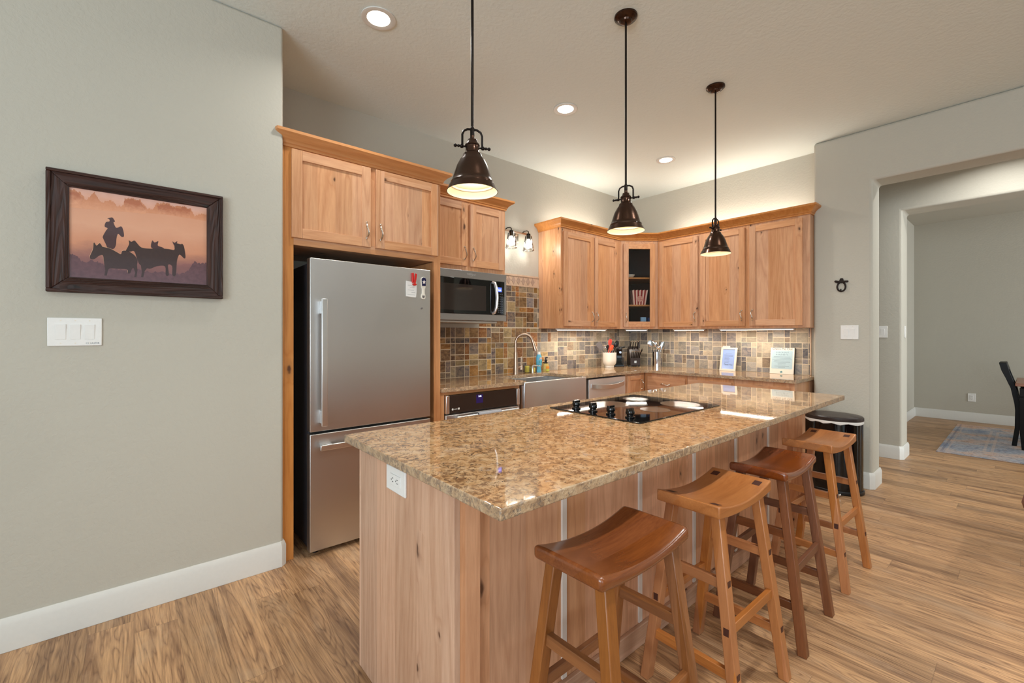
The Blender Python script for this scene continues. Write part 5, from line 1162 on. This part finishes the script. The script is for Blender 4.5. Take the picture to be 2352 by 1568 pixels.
def wall_plate(name, label, cat, M, gangs, outlet=False, w_=0.046, h=0.124, extra=0.036):
    r = thing(name, label, cat, M @ Vector((0, 0, 0)))
    W2 = (gangs * w_ + extra) / 2
    b = MB(); b.M = M; b.box(-W2, W2, -0.0065, -0.0006, -h / 2, h / 2); obj('plate', b, PLATE, r, 0.0028)
    for i in range(gangs):
        u = (i - (gangs - 1) / 2) * w_
        b = MB(); b.M = M
        if not outlet:
            b.prism([(-0.0105, 0.033), (-0.0065, 0.033), (-0.0065, -0.033), (-0.0075, -0.033), (-0.0085, 0.0)], 'x', u - 0.0165, u + 0.0165); sw = obj('rocker', b, PLATE, r, 0.0008)
        else:
            b.box(u - 0.017, u + 0.017, -0.009, -0.0064, -0.034, 0.034); sw = obj('receptacle', b, PLATE, r, 0.001)
            b = MB(); b.M = M
            for zc in (-0.019, 0.019):
                for du in (-0.0065, 0.0065): b.box(u + du - 0.001, u + du + 0.001, -0.0096, -0.0088, zc - 0.004, zc + 0.004)
                b.box(u - 0.002, u + 0.002, -0.0096, -0.0088, zc - 0.012, zc - 0.008)
            obj('slot', b, PLATE_DARK, sw)
        b = MB(); b.M = M
        for zc in (-h / 2 + 0.012, h / 2 - 0.012): b.cyl((u, -0.0062, zc), (u, -0.0074, zc), 0.0028, 10)
        obj('screw', b, CERAMIC, r)
    return r
R = wall_plate('switch_plate', 'white three-rocker switch plate below the picture on the left wall', 'light switch', Matrix.Translation((-0.198, WY, 1.320)), 3)
text('lettering', 'COUNTER', 0.0095, face_mat((-0.198 + 0.056, WY - 0.0068, 1.2695), '-y'), INK_SOFT, R, depth=0.0002)
MW = lambda x, y, z: Matrix.Translation((x, y, z)) @ Matrix.Rotation(-PI / 2, 4, 'Z')
wall_plate('switch_plate', 'white two-rocker switch plate under the horseshoe ornament', 'light switch', MW(4.729, 1.017, 1.326), 2)
wall_plate('switch_plate', 'white switch plate half hidden behind the first archway edge', 'light switch', MW(6.08, 1.020, 1.334), 1)
wall_plate('switch_plate', 'narrow white switch plate on the inner side of the second archway', 'light switch', Matrix.Translation((6.24, 0.865, 1.335)), 1, w_=0.05, extra=0.02)
wall_plate('wall_outlet', 'white wall outlet low on the far dining room wall', 'outlet', MW(9.53, 0.563, 0.363), 1, outlet=True)
# horseshoe with a cowboy hat
R = thing('horseshoe_ornament', 'small dark iron horseshoe wearing a cowboy hat on the wall', 'ornament', (4.729, 1.075, 1.68))
IRON = plain('dark_iron', srgb(38, 28, 24), 0.5, 0.5, grain=0.3)
M_ = MW(4.729, 1.0735, 1.718)
b = MB(); b.M = M_; P = []
for i in range(25):
    a = math.radians(50 + 320 * i / 24 - 10) + PI / 2 - math.radians(60) + math.radians(30)
    P.append((0.030 * math.cos(a) * 1.0, -0.008, 0.008 + 0.040 * math.sin(a)))
b.tube(P, 0.0068, 8); obj('horseshoe', b, IRON, R)
b = MB(); b.M = M_; b.tube([(-0.004, -0.009, -0.031), (-0.003, -0.012, -0.010)], [0.005, 0.0045], 8); obj('hook', b, IRON, R)
b = MB(); b.M = M_; b.prism([(-0.052, 0.058), (-0.046, 0.067), (-0.034, 0.066), (-0.016, 0.060), (-0.008, 0.082), (0.006, 0.083), (0.012, 0.081), (0.016, 0.060), (0.030, 0.060), (0.048, 0.059), (0.051, 0.051), (0.044, 0.043), (0.026, 0.043), (0.0, 0.040), (-0.028, 0.042), (-0.044, 0.047)], 'y', -0.016, -0.0008); obj('hat', b, IRON, R, 0.003)

# ------------------------------------------------------------------ dining room
def rug_mat():
    m, nt, bs = new_mat('faded_rug')
    tc = node(nt, 'ShaderNodeTexCoord'); v = tc.outputs['Object']
    sep = node(nt, 'ShaderNodeSeparateXYZ'); link(nt, v, sep.inputs[0])
    n = noise(nt, v, 2.3, 3, 0.6); n2 = noise(nt, vmul(nt, v, (1, 0.5, 1)), 60, 5, 0.75); n3 = noise(nt, v, 20, 3, 0.6, 1.5)
    c = ramp(nt, n.outputs['Fac'], [(0.38, srgb(204, 168, 146)), (0.46, srgb(190, 176, 172)), (0.55, srgb(160, 166, 178)), (0.66, srgb(128, 138, 158))])
    c = mix(nt, math_(nt, 'MULTIPLY', ramp(nt, n2.outputs['Fac'], [(0.50, (0, 0, 0)), (0.60, (1, 1, 1))]), 0.72), c, srgb(84, 80, 90))
    c = mix(nt, math_(nt, 'MULTIPLY', ramp(nt, n3.outputs['Fac'], [(0.56, (0, 0, 0)), (0.64, (1, 1, 1))]), 0.4), c, srgb(206, 180, 164))
    dx = math_(nt, 'SUBTRACT', 1.155, math_(nt, 'ABSOLUTE', sep.outputs[0])); dy = math_(nt, 'SUBTRACT', 1.60, math_(nt, 'ABSOLUTE', sep.outputs[1]))
    d = math_(nt, 'MINIMUM', dx, dy)
    for (p, w_, colr) in ((0.04, 0.010, srgb(96, 100, 124)), (0.075, 0.008, srgb(200, 176, 164)), (0.35, 0.012, srgb(206, 182, 168)), (0.41, 0.012, srgb(206, 182, 168))):
        k = math_(nt, 'LESS_THAN', math_(nt, 'ABSOLUTE', math_(nt, 'SUBTRACT', d, p)), w_); c = mix(nt, math_(nt, 'MULTIPLY', k, 0.42), c, colr)
    link(nt, c, bs.inputs['Base Color']); bs.inputs['Roughness'].default_value = 0.95
    bump(nt, bs, n2.outputs['Fac'], 0.4, 0.004)
    return m
b = MB(); b.box(6.80, 9.11, -2.52, 0.68, 0.0005, 0.008); o = obj('area_rug', b, rug_mat(), None, 0.002); o.data.transform(Matrix.Identity(4)); tag(o, 'faded blue and peach patterned rug under the dining table', 'rug')
EB = plain('ebony_paint', srgb(5, 5, 7), 0.42, spec=0.3)
R = thing('dining_table', 'black dining table with a brown wood top in the far room', 'table', (8.0, -0.7, 0.008))
b = MB(); b.box(7.48, 8.50, -1.75, 0.105, 0.728, 0.762); obj('tabletop', b, wood('table_walnut', 'y', srgb(170, 106, 70), srgb(120, 70, 44), srgb(60, 30, 20), knots=0.0, rough=0.25), R, 0.006)
b = MB(); b.box(7.56, 8.42, -1.66, 0.035, 0.63, 0.727); obj('apron', b, EB, R)
for x in (7.60, 8.38):
    for y in (0.028, -1.63):
        b = MB(); b.loft([[(x - h, y - h, z), (x + h, y - h, z), (x + h, y + h, z), (x - h, y + h, z)] for h, z in ((0.030, 0.0085), (0.044, 0.20), (0.045, 0.60), (0.049, 0.602), (0.049, 0.612), (0.045, 0.614), (0.045, 0.70))]); obj('leg', b, EB, R, 0.002)
R = thing('dining_chair', 'black dining chair with a curved back at the table end', 'chair', (8.0, -0.05, 0.008))
prof = [(0.137,0.0085),(0.113,0.217),(0.11,0.423),(0.116,0.499),(0.144,0.676),(0.185,0.797),(0.216,0.878),(0.237,0.971),(0.178,0.974),(0.150,0.86),(0.127,0.781),(0.093,0.655),(0.066,0.48),(0.066,0.275),(0.096,0.0085)]
for x in (7.80, 8.165):
    b = MB(); b.prism(prof, 'x', x, x + 0.035); obj('rear_leg', b, EB, R, 0.003)
b = MB(); b.prism([(0.237, 0.974), (0.178, 0.976), (0.155, 0.89), (0.214, 0.885)], 'x', 7.835, 8.165); obj('top_rail', b, EB, R, 0.004)
b = MB(); b.prism([(0.127, 0.70), (0.107, 0.70), (0.085, 0.61), (0.105, 0.61)], 'x', 7.835, 8.165); obj('back_rail', b, EB, R)
b = MB()
for x in (7.89, 7.97, 8.05, 8.12): b.prism([(0.195, 0.89), (0.18, 0.89), (0.10, 0.68), (0.115, 0.68)], 'x', x - 0.012, x + 0.012)
obj('back_slat', b, EB, R)
b = MB(); b.box(7.79, 8.21, -0.36, 0.068, 0.44, 0.475); obj('seat', b, EB, R, 0.008)
for x in (7.80, 8.165):
    b = MB(); b.box(x, x + 0.035, -0.35, -0.315, 0.0085, 0.44); obj('front_leg', b, EB, R)
# picture on the dining room side wall, seen edge-on
R = thing('framed_picture', 'dark framed picture on the dining side wall, seen almost edge-on', 'picture', (6.9, 1.205, 1.5))
b = MB(); b.box(6.62, 7.25, 1.188, 1.204, 1.50, 2.05); obj('frame_border', b, MATTE_BLACK, R, 0.002)
b = MB(); b.box(6.66, 7.21, 1.186, 1.1885, 1.54, 2.01); obj('print', b, PAPER, R)

# leather armchair whose rolled arm just enters the frame on the right
LEATHER = plain('brown_leather', srgb(112, 62, 44), 0.4, grain=0.3, gscale=45)
R = thing('leather_armchair', 'brown leather armchair with a rolled arm at the right picture edge', 'armchair', (3.95, -0.45, 0))
AX, AY = 3.36, 0.024
b = MB()
b.loft([[(AX + u * 1.0, AY - 0.115 + 0.118 * s_ * math.cos(a) * 1.0, 0.46 + 0.085 * s_ * math.sin(a)) for a in [2 * PI * k / 20 for k in range(20)]] for u, s_ in ((0.0, 0.72), (0.02, 0.93), (0.06, 1.0), (0.16, 0.97), (0.35, 0.82), (0.80, 0.74))]); obj('arm', b, LEATHER, R)
b = MB(); b.loft([[(AX + u, -0.95 + 0.09 * s_ * math.cos(a), 0.46 + 0.085 * s_ * math.sin(a)) for a in [2 * PI * k / 20 for k in range(20)]] for u, s_ in ((0.0, 0.72), (0.02, 0.93), (0.06, 1.0), (0.80, 0.98))]); obj('arm', b, LEATHER, R)
b = MB(); b.box(AX + 0.12, AX + 0.85, -0.95, -0.14, 0.10, 0.42); obj('base', b, LEATHER, R, 0.03, 3)
b = MB(); b.box(AX + 0.06, AX + 0.66, -0.84, -0.26, 0.40, 0.52); obj('seat_cushion', b, LEATHER, R, 0.04, 3)
b = MB(); b.box(AX + 0.66, AX + 0.86, -0.93, -0.16, 0.40, 0.88); obj('backrest', b, LEATHER, R, 0.05, 3)
for x in (AX + 0.18, AX + 0.80):
    for y in (-0.90, -0.20):
        b = MB(); b.cyl((x, y, 0), (x, y, 0.105), 0.022); obj('foot', b, DKW, R)
